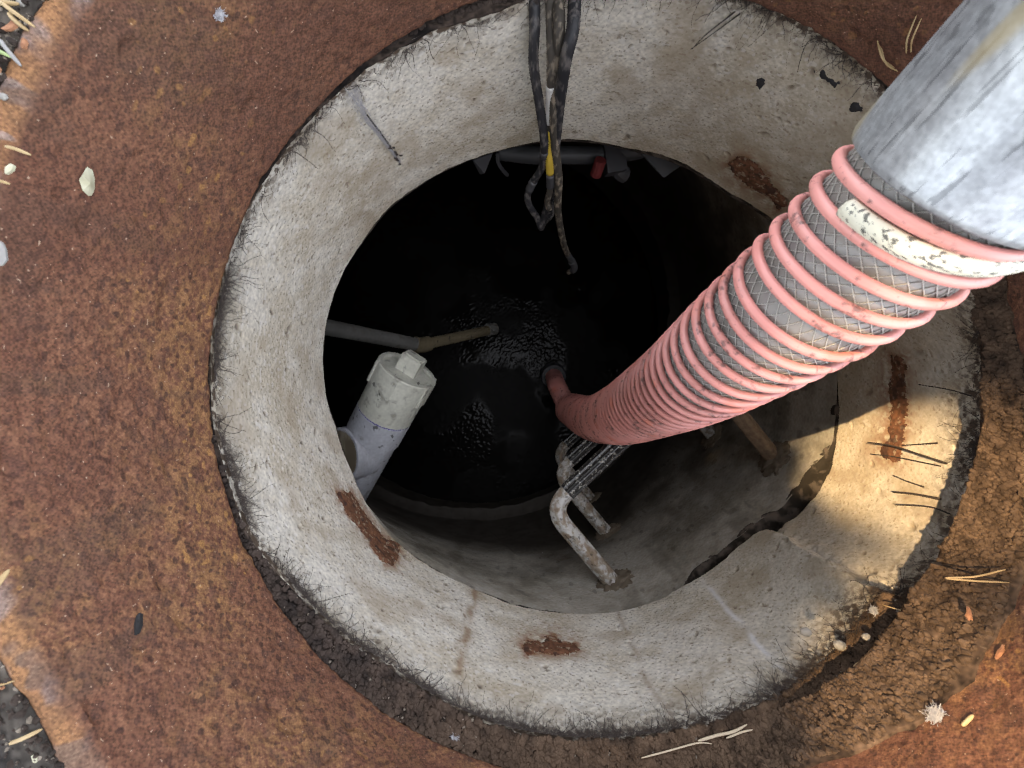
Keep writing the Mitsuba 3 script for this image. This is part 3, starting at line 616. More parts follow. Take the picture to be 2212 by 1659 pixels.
lp = thing('drain_pipe', 'long thin dirty white pipe crossing the dark chamber above the tee', 'pipe')
pa, pb, pc = P(640, 694, 1.45), P(908, 746, 1.90), P(1066, 711, 2.25)
add('long_run', tube(pa + (pb - pa) * np.linspace(0, 1, 24)[:, None], 0.0175, 24), 'pvc_dirty', lp, 50)
add('elbow', tube(spline([pb - (pb - pa) * 0.06, pb, pb + (pc - pb) * 0.10], 16), 0.0205, 24), 'pvc_brown', lp, 50)
add('short_run', tube(pb + (pc - pb) * np.linspace(0.05, 1, 20)[:, None], 0.0150, 24), 'pvc_brown', lp, 50)
add('end_fitting', tube(pc + (pc - pb) * np.linspace(-0.10, 0.02, 6)[:, None], 0.0185, 24), 'pvc_dirty', lp, 50)

# ---------------------------------------------------------------- fittings just under the neck, far side
one('conduit', tube(spline([P(1075, 326, 1.10), P(1150, 335, 1.10), P(1215, 335, 1.10), P(1310, 334, 1.10), P(1370, 326, 1.08), P(1420, 312, 1.06)], 40), 0.0125, 18), 'plastic_grey', 'curved grey conduit tucked under the far edge of the neck', 'conduit', smooth=50)
def plate(poly, d0, d1, th=0.004):
    a = np.array([P(u, v, d0 + (d1 - d0) * k / max(len(poly) - 1, 1)) for k, (u, v) in enumerate(poly)])
    n = np.cross(a[1] - a[0], a[2] - a[0]); n /= np.linalg.norm(n); m = len(a)
    v = np.vstack([a, a - n * th]); f = []
    for i in range(1, m - 1): f += [[0, i, i + 1], [m, m + i + 1, m + i]]
    for i in range(m): j = (i + 1) % m; f += [[i, m + i, m + j], [i, m + j, j]]
    return trimesh.Trimesh(v, f, process=False)
one('bracket_plate', plate([(1372, 318), (1478, 352), (1432, 384), (1420, 372)], 1.05, 1.10), 'plastic_grey', 'grey triangular bracket plate under the right of the far neck edge', 'bracket')
one('bracket_plate', plate([(1020, 345), (1062, 330), (1044, 374), (1036, 376)], 1.05, 1.10), 'steel_dark', 'dark pointed bracket under the left of the far neck edge', 'bracket')
one('wire_clip', tube(spline([P(1298, 345, 1.06), P(1292, 362, 1.08), P(1287, 378, 1.10)], 12), 0.0085, 12), 'tape_red', 'small red clip hanging under the grey conduit', 'clip')
one('cable_clamp', join([oriented_box([0.03, 0.045, 0.02], P(1326, 340, 1.09), np.array([1.0, 0.2, 0]), np.array([0, 1.0, 0.2])), tube(spline([P(1326, 352, 1.1), P(1340, 372, 1.12), P(1350, 378, 1.13)], 10), 0.012, 10)]), 'steel_dark', 'black clamp gripping the grey conduit', 'clamp')
one('thin_wire', tube(spline([P(1075, 330, 1.05), P(1076, 350, 1.07), P(1085, 366, 1.1), P(1096, 378, 1.13)], 20), 0.003, 8), 'steel_dark', 'thin dark wire curving down under the far neck edge', 'wire')

# ---------------------------------------------------------------- ground, soil ledge
tg = np.arange(360) * 2 * np.pi / 360
rr = np.r_[0.3218, 0.3230, 0.325, 0.329, 0.333, 0.34, np.linspace(0.355, 0.8, 40), 0.9, 1.1, 1.4, 2, 3, 5, 9, 20, 60, 160]
GR = []
for r in rr:
    x, y = 0.0536 + r * np.cos(tg), 0.0065 + r * np.sin(tg)
    q = np.stack([x, y, 0 * x], -1)
    z = -0.004 + 0.014 * (meshkit.fbm(q * 14, 3, 41) - 0.5) * float(sstep(0.33, 0.40, r)) + 0.006 * (meshkit.fbm(q * 70, 3, 42) - 0.5) - 0.010 * float(sstep(0.3240, 0.3218, r)) + 0.0055
    GR.append(np.stack([x, y, z], -1))
k = add('ground', grid_mesh(np.array(GR)), 'ground_soil', None, True); kind(k, 'structure')

def soil_top(th): return Z_SOIL + 0.030 * np.exp(-(angdist(th, math.radians(-40)) / 0.55) ** 2)
TS = np.arange(1080) * 2 * np.pi / 1080
SL = []
zt = z_top(TS)
for t in np.r_[-0.30, -0.12, np.linspace(0, 1, 60)]:
    ri = neck_r(TS, zt) - 0.001
    ro = 0.345 + 0.01 * sstep(0.9, 0.3, angdist(TS, math.radians(-25)))
    tt = np.clip(t, 0, 1)
    r = ri + (ro - ri) * tt + np.minimum(t, 0) * (-0.05)
    z = zt + (soil_top(TS) - zt) * np.maximum(sstep(0.0, 0.75, np.full(1080, tt)) * 0.45, 0) / 0.45 * (0.35 + 0.65 * tt) + np.minimum(t, 0) * 0.09
    q = np.stack([r * np.cos(TS), r * np.sin(TS), z], -1)
    amp = 0.007 * sstep(0.0, 0.12, np.full(1080, tt))
    z = z + amp * (meshkit.fbm(q * 45, 4, 51) - 0.45) + 0.5 * amp * (meshkit.fbm(q * 210, 2, 53) - 0.5)
    r = r - 0.004 * (meshkit.fbm(q * 60, 4, 52) - 0.60) * sstep(0.25, 0.0, np.full(1080, tt))
    SL.append(np.stack([A[0] + r * np.cos(TS), A[1] + r * np.sin(TS), z], -1))
k = add('soil_ledge', grid_mesh(np.array(SL)), 'soil_dark', None, True); kind(k, 'structure')

# dirt caked on the foot of the frame, right and lower right
TB = np.linspace(math.radians(-95), math.radians(28), 520)
BK = []
def bank_top(th): return -HF + 0.046 * np.exp(-(angdist(th, math.radians(-38)) / 0.62) ** 2) - 0.004
for t in np.r_[-0.12, np.linspace(0, 1, 40), 1.06]:
    zt_ = bank_top(TB); z = (-HF - 0.012) + (zt_ + HF + 0.012) * t
    q = np.stack([0.31 * np.cos(TB), 0.31 * np.sin(TB), z], -1)
    z = z + 0.010 * (meshkit.fbm(q * 40, 3, 54) - 0.5)
    off = (0.010 * (1 - t) ** 0.8 if t < 1 else -0.004) + 0.007 * (meshkit.fbm(q * 60, 4, 55) - 0.42) * min(1, 0.25 + 1.5 * max(1 - t, 0)) - 0.004 * float(t > 1)
    off = off * sstep(0, 0.25, np.minimum(TB - TB[0], TB[-1] - TB)) - 0.003 * (1 - sstep(0, 0.25, np.minimum(TB - TB[0], TB[-1] - TB)))
    c = frame_centre(np.clip(z, -HF, 0)); r = frame_radius(z) - off + (0.02 if t < 0 else 0)
    BK.append(np.stack([c[:, 0] + r * np.cos(TB), c[:, 1] + r * np.sin(TB), z], -1))
BK = np.array(BK)
k = add('soil_bank', grid_mesh(BK, wrap=False), 'soil_dark', None, True); kind(k, 'structure')
AT = np.linspace(-np.pi, np.pi, 1441); ZT_T = z_top(AT); RI_T = neck_r(AT, ZT_T); RB_T = neck_r(AT, Z_BOT + 0 * AT)
def ledge_point(a, t):
    """A point on the soil ledge at angle a; t = 0 at the neck, 1 under the frame."""
    w_ = (a + np.pi) % (2 * np.pi) - np.pi; zt_ = float(np.interp(w_, AT, ZT_T)); ri = float(np.interp(w_, AT, RI_T)); ro = 0.345
    r = ri + (ro - ri) * t; z = zt_ + (float(soil_top(a)) - zt_) * float(sstep(0, 0.75, t)) * (0.35 + 0.65 * min(max(t, 0), 1))
    return np.array([A[0] + r * math.cos(a), A[1] + r * math.sin(a), z])

# soil crumbs and rootlets: nobody could count them
def scatter(n, where, size, seed, sub=0, flat=0.75):
    r = np.random.default_rng(seed); base = [blob((1, 0.85, flat), seed + i, 0.3, sub) for i in range(5)]; out_v, out_f, at = [], [], 0
    for i in range(n):
        p = where(r)
        if p is None: continue
        m = base[r.integers(5)]; s = size(r); R_ = trimesh.transformations.random_rotation_matrix(r.random(3))[:3, :3]
        out_v.append(m.vertices * s @ R_.T + p); out_f.append(m.faces + at); at += len(m.vertices)
    return trimesh.Trimesh(np.vstack(out_v), np.vstack(out_f), process=False)
def on_ledge(r):
    if r.random() < 0.35: return ledge_point(math.radians(75 + 140 * r.random()), 0.12 + 0.8 * r.random())
    a = r.normal(-1.2, 0.8)
    return ledge_point(a, r.random() * 0.96 - 0.04) + np.array([0, 0, 0.002])
csize = lambda r: 0.0008 + 0.0030 * r.random() ** 2.5
k = add('soil_crumbs', scatter(42000, on_ledge, csize, 61), 'crumb_dark'); kind(k, 'stuff', 'dark soil crumbs lying on the ledge round the concrete neck'); labels[k]['category'] = 'soil'
def on_bank(r):
    i, j = int(3 + 34 * r.random() ** 1.2), r.integers(40, 480); return BK[i, j] + r.normal(size=3) * 0.0006
k = add('bank_crumbs', scatter(9000, on_bank, lambda r: 0.0006 + 0.0026 * r.random() ** 3, 65), 'crumb_dark'); kind(k, 'stuff', 'brown dirt crumbs caked on the foot of the frame at the right'); labels[k]['category'] = 'soil'
k = add('grit', scatter(2600, on_ledge, lambda r: 0.0004 + 0.0015 * r.random() ** 3, 62), 'crumb_grey'); kind(k, 'stuff', 'pale grit scattered in the soil on the ledge'); labels[k]['category'] = 'grit'

def rootlet(a, r, L, rad):
    p = ledge_point(a, r.random() * 0.25 - 0.02); e = np.array([-math.cos(a), -math.sin(a), 0]); tn = np.array([-math.sin(a), math.cos(a), 0])
    pts = [p]; d = e * (0.2 + 0.5 * r.random()) + tn * r.normal() * 0.7 + np.array([0, 0, -0.9 + 0.5 * r.random()]); d /= np.linalg.norm(d)
    for i in range(6):
        pts.append(pts[-1] + d * L / 6); d = d + r.normal(size=3) * 0.28 + np.array([0, 0, -0.03]); d /= np.linalg.norm(d)
    pts = np.array(pts)
    rr_ = np.hypot(pts[:, 0] - A[0], pts[:, 1] - A[1]); aa = np.arctan2(pts[:, 1] - A[1], pts[:, 0] - A[0]); fz = np.clip((pts[:, 2] - Z_BOT) / (np.interp(aa, AT, ZT_T) - Z_BOT), 0, 1); lim = np.interp(aa, AT, RB_T) * (1 - fz) + np.interp(aa, AT, RI_T) * fz - 0.0045
    sc = np.minimum(1, lim / rr_)
    pts[:, 0] = A[0] + (pts[:, 0] - A[0]) * sc; pts[:, 1] = A[1] + (pts[:, 1] - A[1]) * sc
    return tube(pts, np.linspace(rad, rad * 0.5, 7), 4, False)
r6 = np.random.default_rng(66)
clumps = np.r_[r6.random(90) * 2 * np.pi, r6.normal(-2.0, 0.9, 70)]
ms = []
for i in range(3400):
    a = clumps[r6.integers(160)] + r6.normal() * 0.035 if r6.random() < 0.88 else r6.random() * 2 * np.pi
    ms.append(rootlet(a, r6, 0.006 + 0.030 * r6.random() ** 3.5, 0.00014 + 0.00026 * r6.random() ** 2))
k = add('rootlets', join(ms), 'root_dark'); kind(k, 'stuff', 'fringe of fine dark rootlets hanging over the top of the concrete neck'); labels[k]['category'] = 'roots'

# ground litter round the rim: crumbs and grit that nobody could count
def on_ground(r):
    a = r.random() * 2 * np.pi; q = 0.3228 + 0.13 * r.random() ** 1.3
    return np.array([0.0536 + q * math.cos(a), 0.0065 + q * math.sin(a), 0.0005 + 0.004 * r.random()])
k = add('gravel', scatter(5000, on_ground, lambda r: 0.0005 + 0.0016 * r.random() ** 3, 63), 'crumb_grey'); kind(k, 'stuff', 'fine pale grit scattered over the ground round the frame'); labels[k]['category'] = 'gravel'
k = add('soil_clods', scatter(14000, on_ground, lambda r: 0.0007 + 0.0026 * r.random() ** 3, 64), 'crumb_dark'); kind(k, 'stuff', 'dark soil crumbs covering the ground round the frame'); labels[k]['category'] = 'soil'

# ---------------------------------------------------------------- marks and scars on the neck
def on_frame(u, v):
    return ray_hit(u, v, lambda p: np.hypot(*(p[:2] - frame_centre(np.array(p[2])))) < frame_radius(np.array(p[2])), 0.33, 0.57)
from shapely.geometry import Polygon, Point
from shapely import contains_xy, distance as shp_distance, points as shp_points
def patch(name, outline, m, height, seed, cell=0.0011, rag=0.004):
    """A lumpy crust on the neck's face inside the outline."""
    q = np.array([on_neck(u, v) for u, v in outline])
    th = np.unwrap(np.arctan2(q[:, 1] - A[1], q[:, 0] - A[0])); X = th * 0.31
    poly = Polygon(np.stack([X, q[:, 2]], 1)).buffer(0.0)
    x0, y0, x1, y1 = poly.bounds
    gx, gy = np.meshgrid(np.arange(x0 - 0.004, x1 + 0.004, cell), np.arange(y0 - 0.004, y1 + 0.004, cell), indexing='ij')
    dd = shp_distance(poly.boundary, shp_points(np.stack([gx, gy], -1)).reshape(gx.shape)); dd = np.where(contains_xy(poly, gx, gy), dd, -dd)
    n3 = np.stack([gx, gy, 0 * gx + seed], -1)
    dd = dd + rag * (meshkit.fbm(n3 * 160, 3, seed) - 0.5) + rag * 0.8 * (meshkit.fbm(n3 * 420, 2, seed + 1) - 0.5)
    off = -0.0022 + np.clip(dd / 0.003 + 0.7, 0, 1.7) * height * (0.6 + 0.9 * meshkit.fbm(n3 * 330, 3, seed + 2)) + 0.0016
    a = gx / 0.31; r = neck_r(a, gy) - off
    V = np.stack([A[0] + r * np.cos(a), A[1] + r * np.sin(a), gy], -1)
    ok = dd > -0.001; i, j = np.nonzero(ok[:-1, :-1] & ok[1:, :-1] & ok[:-1, 1:] & ok[1:, 1:]); n = gx.shape[1]
    f = np.stack([i * n + j, i * n + j + 1, (i + 1) * n + j + 1, (i + 1) * n + j], 1)
    mesh = trimesh.Trimesh(V.reshape(-1, 3), np.vstack([f[:, [0, 1, 2]], f[:, [0, 2, 3]]]), process=False); mesh.remove_unreferenced_vertices()
    return add(name, mesh, m, neck, True)
for n_, (o, lb) in enumerate(SCARS):
    k = patch('rust_scar', o, 'scar_rust', 0.0014, 3 + n_, 0.0009, 0.006); labels[k] = {'label': lb}
for n_, o in enumerate(([(1634,172),(1648,166),(1650,180),(1642,196),(1634,184)], [(1764,150),(1782,140),(1800,165),(1812,182),(1806,196),(1788,176),(1766,168)], [(1836,222),(1860,215),(1862,240),(1834,244)])):
    k = patch('tar_spot', o, 'charcoal', 0.0010, 10 + n_, 0.0008, 0.003)

# ---------------------------------------------------------------- litter
def sliver(pts, r, m, name, label, cat, group=None):
    p = spline(pts, 14)
    return one(name, tube(p, 0.72 * r * np.r_[0.5, 0.85, np.ones(8), 0.95, 0.85, 0.7, 0.35], 6), m, label, cat, group, smooth=True)
def flake(p, size, seed, m, name, label, cat, tilt=0.3, normal=None, group=None, aspect=0.6, th=0.0012):
    r = np.random.default_rng(seed); n = 9; a = np.sort(r.random(n) * 0.5 + np.arange(n)) / n * 2 * np.pi
    rr_ = size * (0.75 + 0.4 * r.random(n)); ang = r.random() * np.pi
    x, y = rr_ * np.cos(a), rr_ * aspect * np.sin(a)
    top = np.stack([x * math.cos(ang) - y * math.sin(ang), x * math.sin(ang) + y * math.cos(ang), 0.25 * size * (r.random(n) - 0.5)], 1)
    cen = np.array([[0, 0, 0.14 * size]]); v = np.vstack([top, cen, top * [0.94, 0.94, 1] - [0, 0, th], cen - [0, 0, th]]); f = []
    for i in range(n):
        j = (i + 1) % n; f += [[i, j, n], [n + 1 + j, n + 1 + i, 2 * n + 1], [i, n + 1 + i, n + 1 + j], [i, n + 1 + j, j]]
    mesh = trimesh.Trimesh(v, f, process=False)
    nrm = np.array([0, 0, 1.0]) if normal is None else np.asarray(normal, float); nrm = nrm / np.linalg.norm(nrm) + tilt * (r.random(3) - 0.5); nrm /= np.linalg.norm(nrm)
    M = trimesh.geometry.align_vectors([0, 0, 1], nrm); M[:3, 3] = p; mesh.apply_transform(M)
    return one(name, mesh, m, label, cat, group)
G = 0.341
def gp(u, v, up=0.0): return P(u, v, G) + [0, 0, up]
# on the ground, upper left corner
sliver([gp(2, -6, .002), gp(18, 8, .003), gp(34, 20, .002)], 0.0011, 'straw', 'straw', 'short straw lying nearest the top left corner', 'straw')
sliver([gp(22, 20, .004), gp(55, 45, .005), gp(92, 71, .003)], 0.0012, 'straw', 'straw', 'long pale straw slanting across the upper left soil', 'straw')
sliver([gp(-6, 19, .003), gp(25, 24, .004), gp(58, 21, .003)], 0.0015, 'straw', 'straw', 'thick pale straw lying level in the upper left soil', 'straw')
sliver([gp(36, 36, .002), gp(46, 52, .004), gp(60, 66, .003), gp(73, 75, .002)], 0.0013, 'straw', 'straw', 'curled yellow straw beside the large orange bark chip', 'straw')
sliver([gp(18, 98, .003), gp(36, 120, .004), gp(57, 150, .002)], 0.0014, 'leaf_grey', 'twig', 'grey split twig pointing at the frame in the upper left', 'twig')
sliver([gp(-8, 116, .004), gp(18, 126, .006), gp(44, 136, .003)], 0.0012, 'grass_green', 'grass_blade', 'pale green grass blade in the upper left soil', 'grass')
flake(gp(37, 68, .003), 0.0038, 1, 'bark_orange', 'bark_chip', 'large orange bark chip in the upper left soil', 'bark chip')
flake(gp(60, 100, .002), 0.0024, 2, 'bark_orange', 'bark_chip', 'small orange bark chip touching the rusty rim, upper left', 'bark chip')
flake(gp(6, 158, .003), 0.0034, 3, 'bark_orange', 'bark_chip', 'reddish bark chip at the left picture edge', 'bark chip')
one('pebble', blob((0.0019, 0.0015, 0.0012), 71, 0.15, 2).apply_translation(gp(36, 97, .002)), 'stone_pale', 'pale grey pebble in the upper left soil', 'pebble', smooth=True)
one('pebble', blob((0.0019, 0.0015, 0.0012), 72, 0.15, 2).apply_translation(gp(56, 14, .002)), 'stone_pale', 'buff pebble by the top edge of the picture', 'pebble', smooth=True)
one('pebble', blob((0.0019, 0.0015, 0.0012), 73, 0.15, 2).apply_translation(gp(18, 215, .002)), 'stone_pale', 'pale pebble at the left edge above the grey leaf', 'pebble', smooth=True)
sliver([gp(29, 325, .003), gp(52, 331, .004), gp(78, 340, .002)], 0.0011, 'straw', 'straw', 'yellow straw crossing the rusty rim at the left edge', 'straw')
sliver([gp(-6, 392, .003), gp(12, 396, .003), gp(33, 402, .002)], 0.0010, 'straw', 'straw', 'pale straw just below the yellow one at the left edge', 'straw')
flake(gp(30, 369, .002), 0.0030, 4, 'leaf_pale', 'wood_chip', 'cream wood chip on the rim at the left edge', 'wood chip', aspect=0.45)
flake(gp(8, 543, .004), 0.0072, 5, 'leaf_grey', 'dead_leaf', 'curled grey dead leaf at the left picture edge', 'leaf', tilt=0.25, aspect=0.7)
# lower left
sliver([gp(-8, 1290, .003), gp(16, 1262, .005), gp(42, 1222, .004)], 0.0019, 'straw', 'twig', 'bleached twig end at the left picture edge', 'twig')
sliver([gp(38, 1594, .003), gp(72, 1579, .004), gp(107, 1563, .003)], 0.0013, 'straw', 'straw', 'straight pale straw on the lower left soil', 'straw')
sliver([gp(-6, 1471, .002), gp(18, 1469, .003), gp(43, 1464, .002)], 0.0007, 'straw', 'straw', 'thin straw above the straight one in the lower left', 'straw')
flake(gp(7, 1478, .002), 0.0022, 6, 'bark_orange', 'bark_chip', 'orange bark chip in the lower left soil', 'bark chip')
flake(gp(84, 1632, .002), 0.0022, 7, 'leaf_pale', 'wood_chip', 'pale wood chip in the lower left soil', 'wood chip')
# on the rusty wall
def wall_n(p): c = frame_centre(np.array(p[2])); q = np.r_[c - p[:2], 0]; return q / np.linalg.norm(q)
p = on_frame(186, 392); flake(p + wall_n(p) * 0.0012, 0.0085, 8, 'leaf_pale', 'dead_leaf', 'small cream leaf scrap stuck on the rusty wall, upper left', 'leaf', 0.3, wall_n(p), aspect=0.5, th=0.0006)
p = on_frame(296, 1347); flake(p + wall_n(p) * 0.0008, 0.0060, 9, 'charcoal', 'seed_husk', 'black seed husk stuck on the rusty wall, lower left', 'seed', 0.2, wall_n(p), aspect=0.4)
def wall_needle(a, b, label):
    q0, q1 = on_frame(*a), on_frame(*b); sliver([q0 + wall_n(q0) * 0.002, (q0 + q1) / 2 + wall_n(q0) * 0.006, q1 + wall_n(q1) * 0.002], 0.0008, 'straw', 'pine_needle', label, 'pine needle')
wall_needle((1899, 83), (1936, 142), 'left one of the pine needles beside the metal pipe')
wall_needle((1906, 96), (1944, 150), 'pine needle just right of the leftmost one by the pipe')
wall_needle((1962, 110), (1984, 28), 'middle pine needle leaning against the rust by the pipe')
wall_needle((1972, 108), (1995, 34), 'pine needle nearest the metal pipe')
# on the soil ledge, lower right
def lp_(u, v, up=0.003):
    """A point on the soil ledge seen at plan point (u, v)."""
    def above(p):
        a = math.atan2(p[1] - A[1], p[0] - A[0]); zt_ = np.interp(a, AT, ZT_T); ri = np.interp(a, AT, RI_T); rr_ = math.hypot(*(p[:2] - A))
        t = np.clip((rr_ - ri) / (0.345 - ri), 0, 1); return p[2] > zt_ + (float(soil_top(a)) - zt_) * float(sstep(0, 0.75, t)) * (0.35 + 0.65 * t) and np.hypot(*(p[:2] - frame_centre(np.array(p[2])))) < 0.3095
    return ray_hit(u, v, above, 0.40, 0.72) + np.array([0, 0, up])
def ledge_sliver(pts, r, m, name, label, cat): sliver([lp_(*q, 0.006 if m == 'root_pale' else 0.0035) for q in pts], r, m, name, label, cat)
ledge_sliver([(2030, 1243), (2095, 1240), (2159, 1225)], 0.0009, 'straw', 'pine_needle', 'upper one of the paired orange needles on the right ledge', 'pine needle')
ledge_sliver([(2032, 1245), (2100, 1250), (2167, 1253)], 0.0009, 'straw', 'pine_needle', 'lower one of the paired orange needles on the right ledge', 'pine needle')
ledge_sliver([(1899, 1302), (1940, 1314), (1982, 1322)], 0.0008, 'straw', 'pine_needle', 'single needle on the soil above the broken concrete corner', 'pine needle')
ledge_sliver([(1836, 1433), (1858, 1420), (1881, 1409)], 0.0013, 'straw', 'straw', 'stout straw on the dark soil of the lower right ledge', 'straw')
ledge_sliver([(1878, 1453), (1883, 1470), (1886, 1489)], 0.0010, 'straw', 'straw', 'short upright straw below the stout one', 'straw')
ledge_sliver([(2065, 1558), (2077, 1546), (2089, 1534)], 0.0015, 'straw', 'straw', 'short bright straw on the rust in the lower right corner', 'straw')
for (u, v, sz, lb) in ((2088, 1324, 0.0055, 'uppermost bark flake on the right ledge, under the paired needles'), (2155, 1406, 0.0052, 'bark flake nearest the right picture edge'), (1748, 1612, 0.0048, 'bark flake in the soil at the bottom right'), (1860, 1550, 0.0040, 'small bark flake between the white roots and the web tuft')):
    flake(lp_(u, v, 0.002), sz, int(u), 'bark_orange', 'bark_flake', lb, 'bark flake', aspect=0.45)
for (u, v, sz, lb) in ((1812, 1392, 0.0050, 'rounded buff pebble set at the concrete edge, lower right'), (1739, 1364, 0.0046, 'grey pebble left of the buff one on the concrete edge'), (1869, 1374, 0.0034, 'small pebble on the soil right of the buff one')):
    one('pebble', blob((sz, sz * 0.8, sz * 0.7), int(u), 0.12, 2).apply_translation(lp_(u, v, 0.001)), 'stone_pale', lb, 'pebble', smooth=True)
ledge_sliver([(1500, 1586), (1540, 1574), (1575, 1566), (1604, 1551)], 0.0015, 'root_pale', 'pale_root', 'upper pale root lying along the soil line at the bottom', 'root')
ledge_sliver([(1560, 1580), (1590, 1568), (1616, 1562)], 0.0011, 'root_pale', 'pale_root', 'lower, shorter pale root at the bottom soil line', 'root')
ledge_sliver([(1380, 1622), (1440, 1606), (1500, 1590), (1530, 1592)], 0.0009, 'root_pale', 'pale_root', 'thin pale root left of the two stouter ones', 'root')
def web(p, size, n, seed, label, stretch=(1, 1, 0.5)):
    r = np.random.default_rng(seed); ms = []
    for i in range(n):
        d = r.normal(size=(4, 3)) * size * np.array(stretch) * np.array([[0.35], [0.3], [0.3], [0.45]]); ms.append(tube(spline(p + d, 12), 0.00013, 3, False))
    for i in range(n // 4):
        d = r.normal(size=3) * size * 0.16 * np.array(stretch); ms.append(blob((0.0008, 0.0007, 0.0005), seed + i, 0.4).apply_translation(p + d))
    return one('web_tuft', join(ms), 'web_silk', label, 'cobweb')
web(lp_(2013, 1538, 0.003), 0.0068, 260, 1, 'white tuft of web fluff in the lower right corner')
web(lp_(1900, 1462, 0.003), 0.0080, 120, 2, 'faint web tuft on the soil by the short upright straw')
web(lp_(985, 1585, 0.003), 0.0045, 80, 3, 'tiny white feathery tuft on the soil at the bottom')
web(on_neck(1888, 1318) + np.array([-0.004, 0.002, 0.004]), 0.0050, 90, 4, 'web fluff at the top of the broken concrete corner')
web(on_frame(467, 24) + np.array([0.002, -0.002, 0]), 0.0040, 110, 5, 'grey lint tuft caught on the rust at the top left')
# the cobweb strand with its debris on the upper left of the neck
def neck_in(u, v, e): p = on_neck(u, v); q = np.r_[A - p[:2], 0]; return p + q / np.linalg.norm(q) * e
w = [neck_in(752, 186, 0.004), neck_in(782, 240, 0.006), neck_in(822, 292, 0.005), neck_in(860, 346, 0.003)]
r8 = np.random.default_rng(8); ms = []
for i in range(34):
    j = r8.normal(size=(4, 3)) * np.array([[0.0035], [0.0022], [0.0012], [0.0008]]); ms.append(tube(spline(np.array(w) + j, 20), 0.00014, 3, False))
cw = thing('cobweb_strand', 'dusty cobweb strand with caught debris on the upper left of the neck', 'cobweb')
add('silk', join(ms), 'web_silk', cw, True)
add('debris', join([tube(spline(np.array(w[1:]) + r8.normal(size=(3, 3)) * 0.0012, 16), np.linspace(0.0006, 0.0010, 16), 5)] + [blob((0.0016, 0.001, 0.001), 80 + i, 0.4).apply_translation(w[3] + r8.normal(size=3) * 0.003 + (w[2] - w[3]) * r8.random() * 0.7) for i in range(14)]), 'root_dark', cw)
# longer roots that stick out over the sunlit patch and elsewhere
def root(pts, r, e, label):
    m = [tube(spline([neck_in(u, v, e * f) for (u, v), f in zip(pts, np.linspace(1, 0.25, len(pts)))], 20), np.linspace(0.55, 1, 20) * r * (1 + 0.35 * (np.random.default_rng(int(pts[0][0])).random(20) - 0.5)), 6)]
    one('hanging_root', join(m), 'root_dark', label, 'root', smooth=True)
root([(1911, 963), (1959, 970), (2024, 992), (2056, 1004)], 0.0011, 0.020, 'longest black root sticking out across the rusty bar scar')
root([(1906, 987), (1950, 991), (2040, 1009)], 0.0007, 0.014, 'thin root just below the longest one')
root([(1969, 966), (2000, 962), (2030, 958)], 0.0008, 0.010, 'short root above the end of the longest one')
root([(1953, 1034), (1971, 1043), (2002, 1054)], 0.0009, 0.012, 'bent root in the middle of the sunlit patch')
root([(1955, 1073), (1994, 1074), (2040, 1081)], 0.0012, 0.014, 'knotty root in the lower half of the sunlit patch')
root([(1955, 1100), (2022, 1101), (2060, 1113)], 0.0007, 0.012, 'lowest long root over the sunlit patch')
root([(2006, 831), (2064, 842), (2105, 856)], 0.0007, 0.010, 'fine root on the shaded concrete above the rusty bar scar')
root([(1500, 88), (1530, 62), (1590, 20)], 0.0006, 0.008, 'thin curved root hanging on the far side of the neck')
root([(1496, 93), (1540, 66), (1600, 26)], 0.0005, 0.006, 'second thin root beside the curved one on the far side')

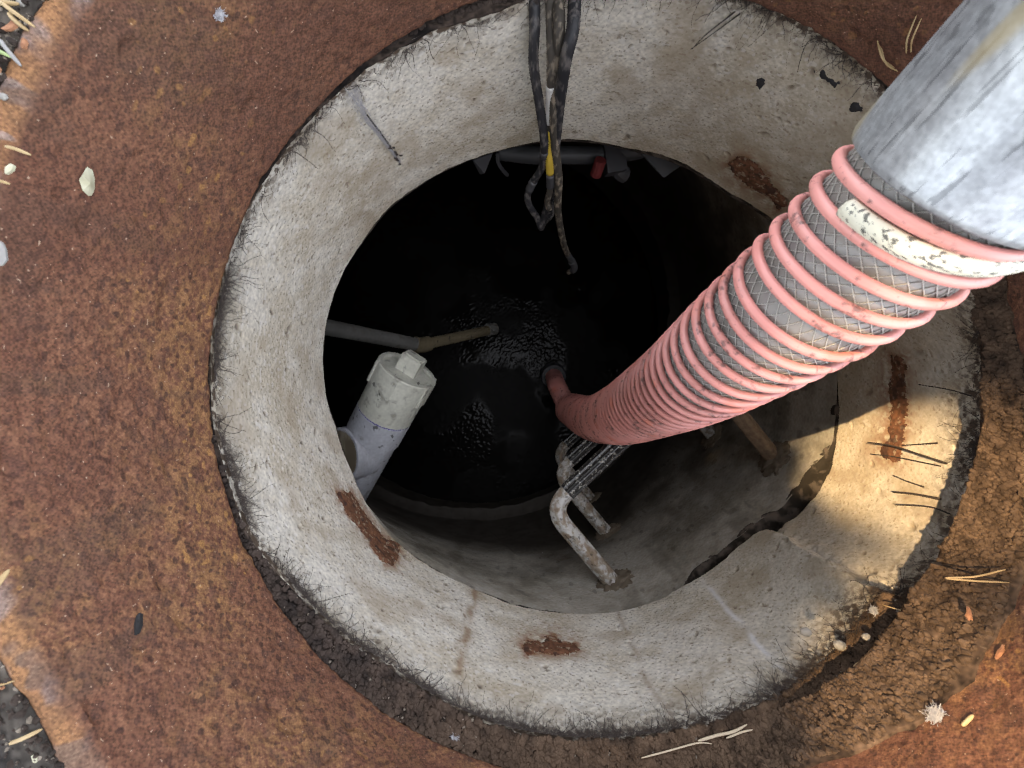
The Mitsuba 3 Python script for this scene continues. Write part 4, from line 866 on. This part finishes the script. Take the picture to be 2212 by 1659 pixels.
# ---------------------------------------------------------------- unseen tree, its crown shaped to shade the opening
crown_c = np.array([0.06, 0.0, -0.2]) + SUN * 4.2
tree = thing('unseen_shade_tree', 'unseen leafy green tree beside the manhole, its crown shaped to shade it', 'tree')
base = np.array([crown_c[0] - 0.9, crown_c[1] + 0.5, -0.05])
trunk = spline([base, base + [0.05, 0.02, 1.2], crown_c + [-0.5, 0.25, -0.6], crown_c + [-0.2, 0.1, 0.4]], 40)
limbs = [tube(trunk, np.linspace(0.13, 0.04, 40), 14)]
r7 = np.random.default_rng(77)
for i in range(26):
    p0 = trunk[r7.integers(16, 39)]; d = r7.normal(size=3); d /= np.linalg.norm(d); d[2] = abs(d[2]) * 0.5
    limbs.append(tube(spline([p0, p0 + d * 0.5 + r7.normal(size=3) * 0.06, p0 + d * (0.9 + 0.5 * r7.random()) + [0, 0, 0.1]], 10), np.linspace(0.035, 0.008, 10), 6))
add('trunk', join(limbs), 'bark_brown', tree, 60)
NL = 95000
cl = r7.normal(size=(1100, 3)); cl *= (r7.random((1100, 1)) ** (1 / 3)) / np.linalg.norm(cl, axis=1, keepdims=True)
cl = cl * [2.2, 2.2, 1.5] + crown_c
cl[480:] += np.array([0.6, -2.6, 0.0])
pos = cl[r7.integers(1100, size=NL)] + r7.normal(size=(NL, 3)) * 0.16
# leaves cleared towards the sun to place its patches on the walls
e1 = np.cross(SUN, [0, 0, 1.0]); e1 /= np.linalg.norm(e1); e2 = np.cross(e1, SUN)
def across_sun(p): return np.stack([p @ e1, p @ e2], -1)
keep = np.ones(NL, bool)
uvp = across_sun(pos)
for c, a_, b_ in ((P(1950, 1005, 0.71), 0.088, 0.112), (P(2160, 1700, 0.42), 0.088, 0.10)):
    w = across_sun(np.asarray(c)) 
    keep &= ((uvp[:, 0] - w[0]) / a_) ** 2 + ((uvp[:, 1] - w[1]) / b_) ** 2 > 1
pos = pos[keep]; NL = len(pos)
u = r7.normal(size=(NL, 3)); u /= np.linalg.norm(u, axis=1, keepdims=True); w = np.cross(u, r7.normal(size=(NL, 3))); w /= np.linalg.norm(w, axis=1, keepdims=True)
sl = (0.035 + 0.025 * r7.random(NL))[:, None]
shape = np.array([[-1, 0], [-0.3, 0.5], [0.4, 0.42], [1, 0], [0.4, -0.42], [-0.3, -0.5]])
LVx = pos[:, None] + shape[None, :, :1] * (u * sl)[:, None] + shape[None, :, 1:] * (w * sl)[:, None]
fi = np.array([[0, 1, 5], [1, 2, 5], [2, 4, 5], [2, 3, 4]])
k = add('crown', trimesh.Trimesh(LVx.reshape(-1, 3), (fi[None] + 6 * np.arange(NL)[:, None, None]).reshape(-1, 3), process=False), 'leaf_thin', tree)
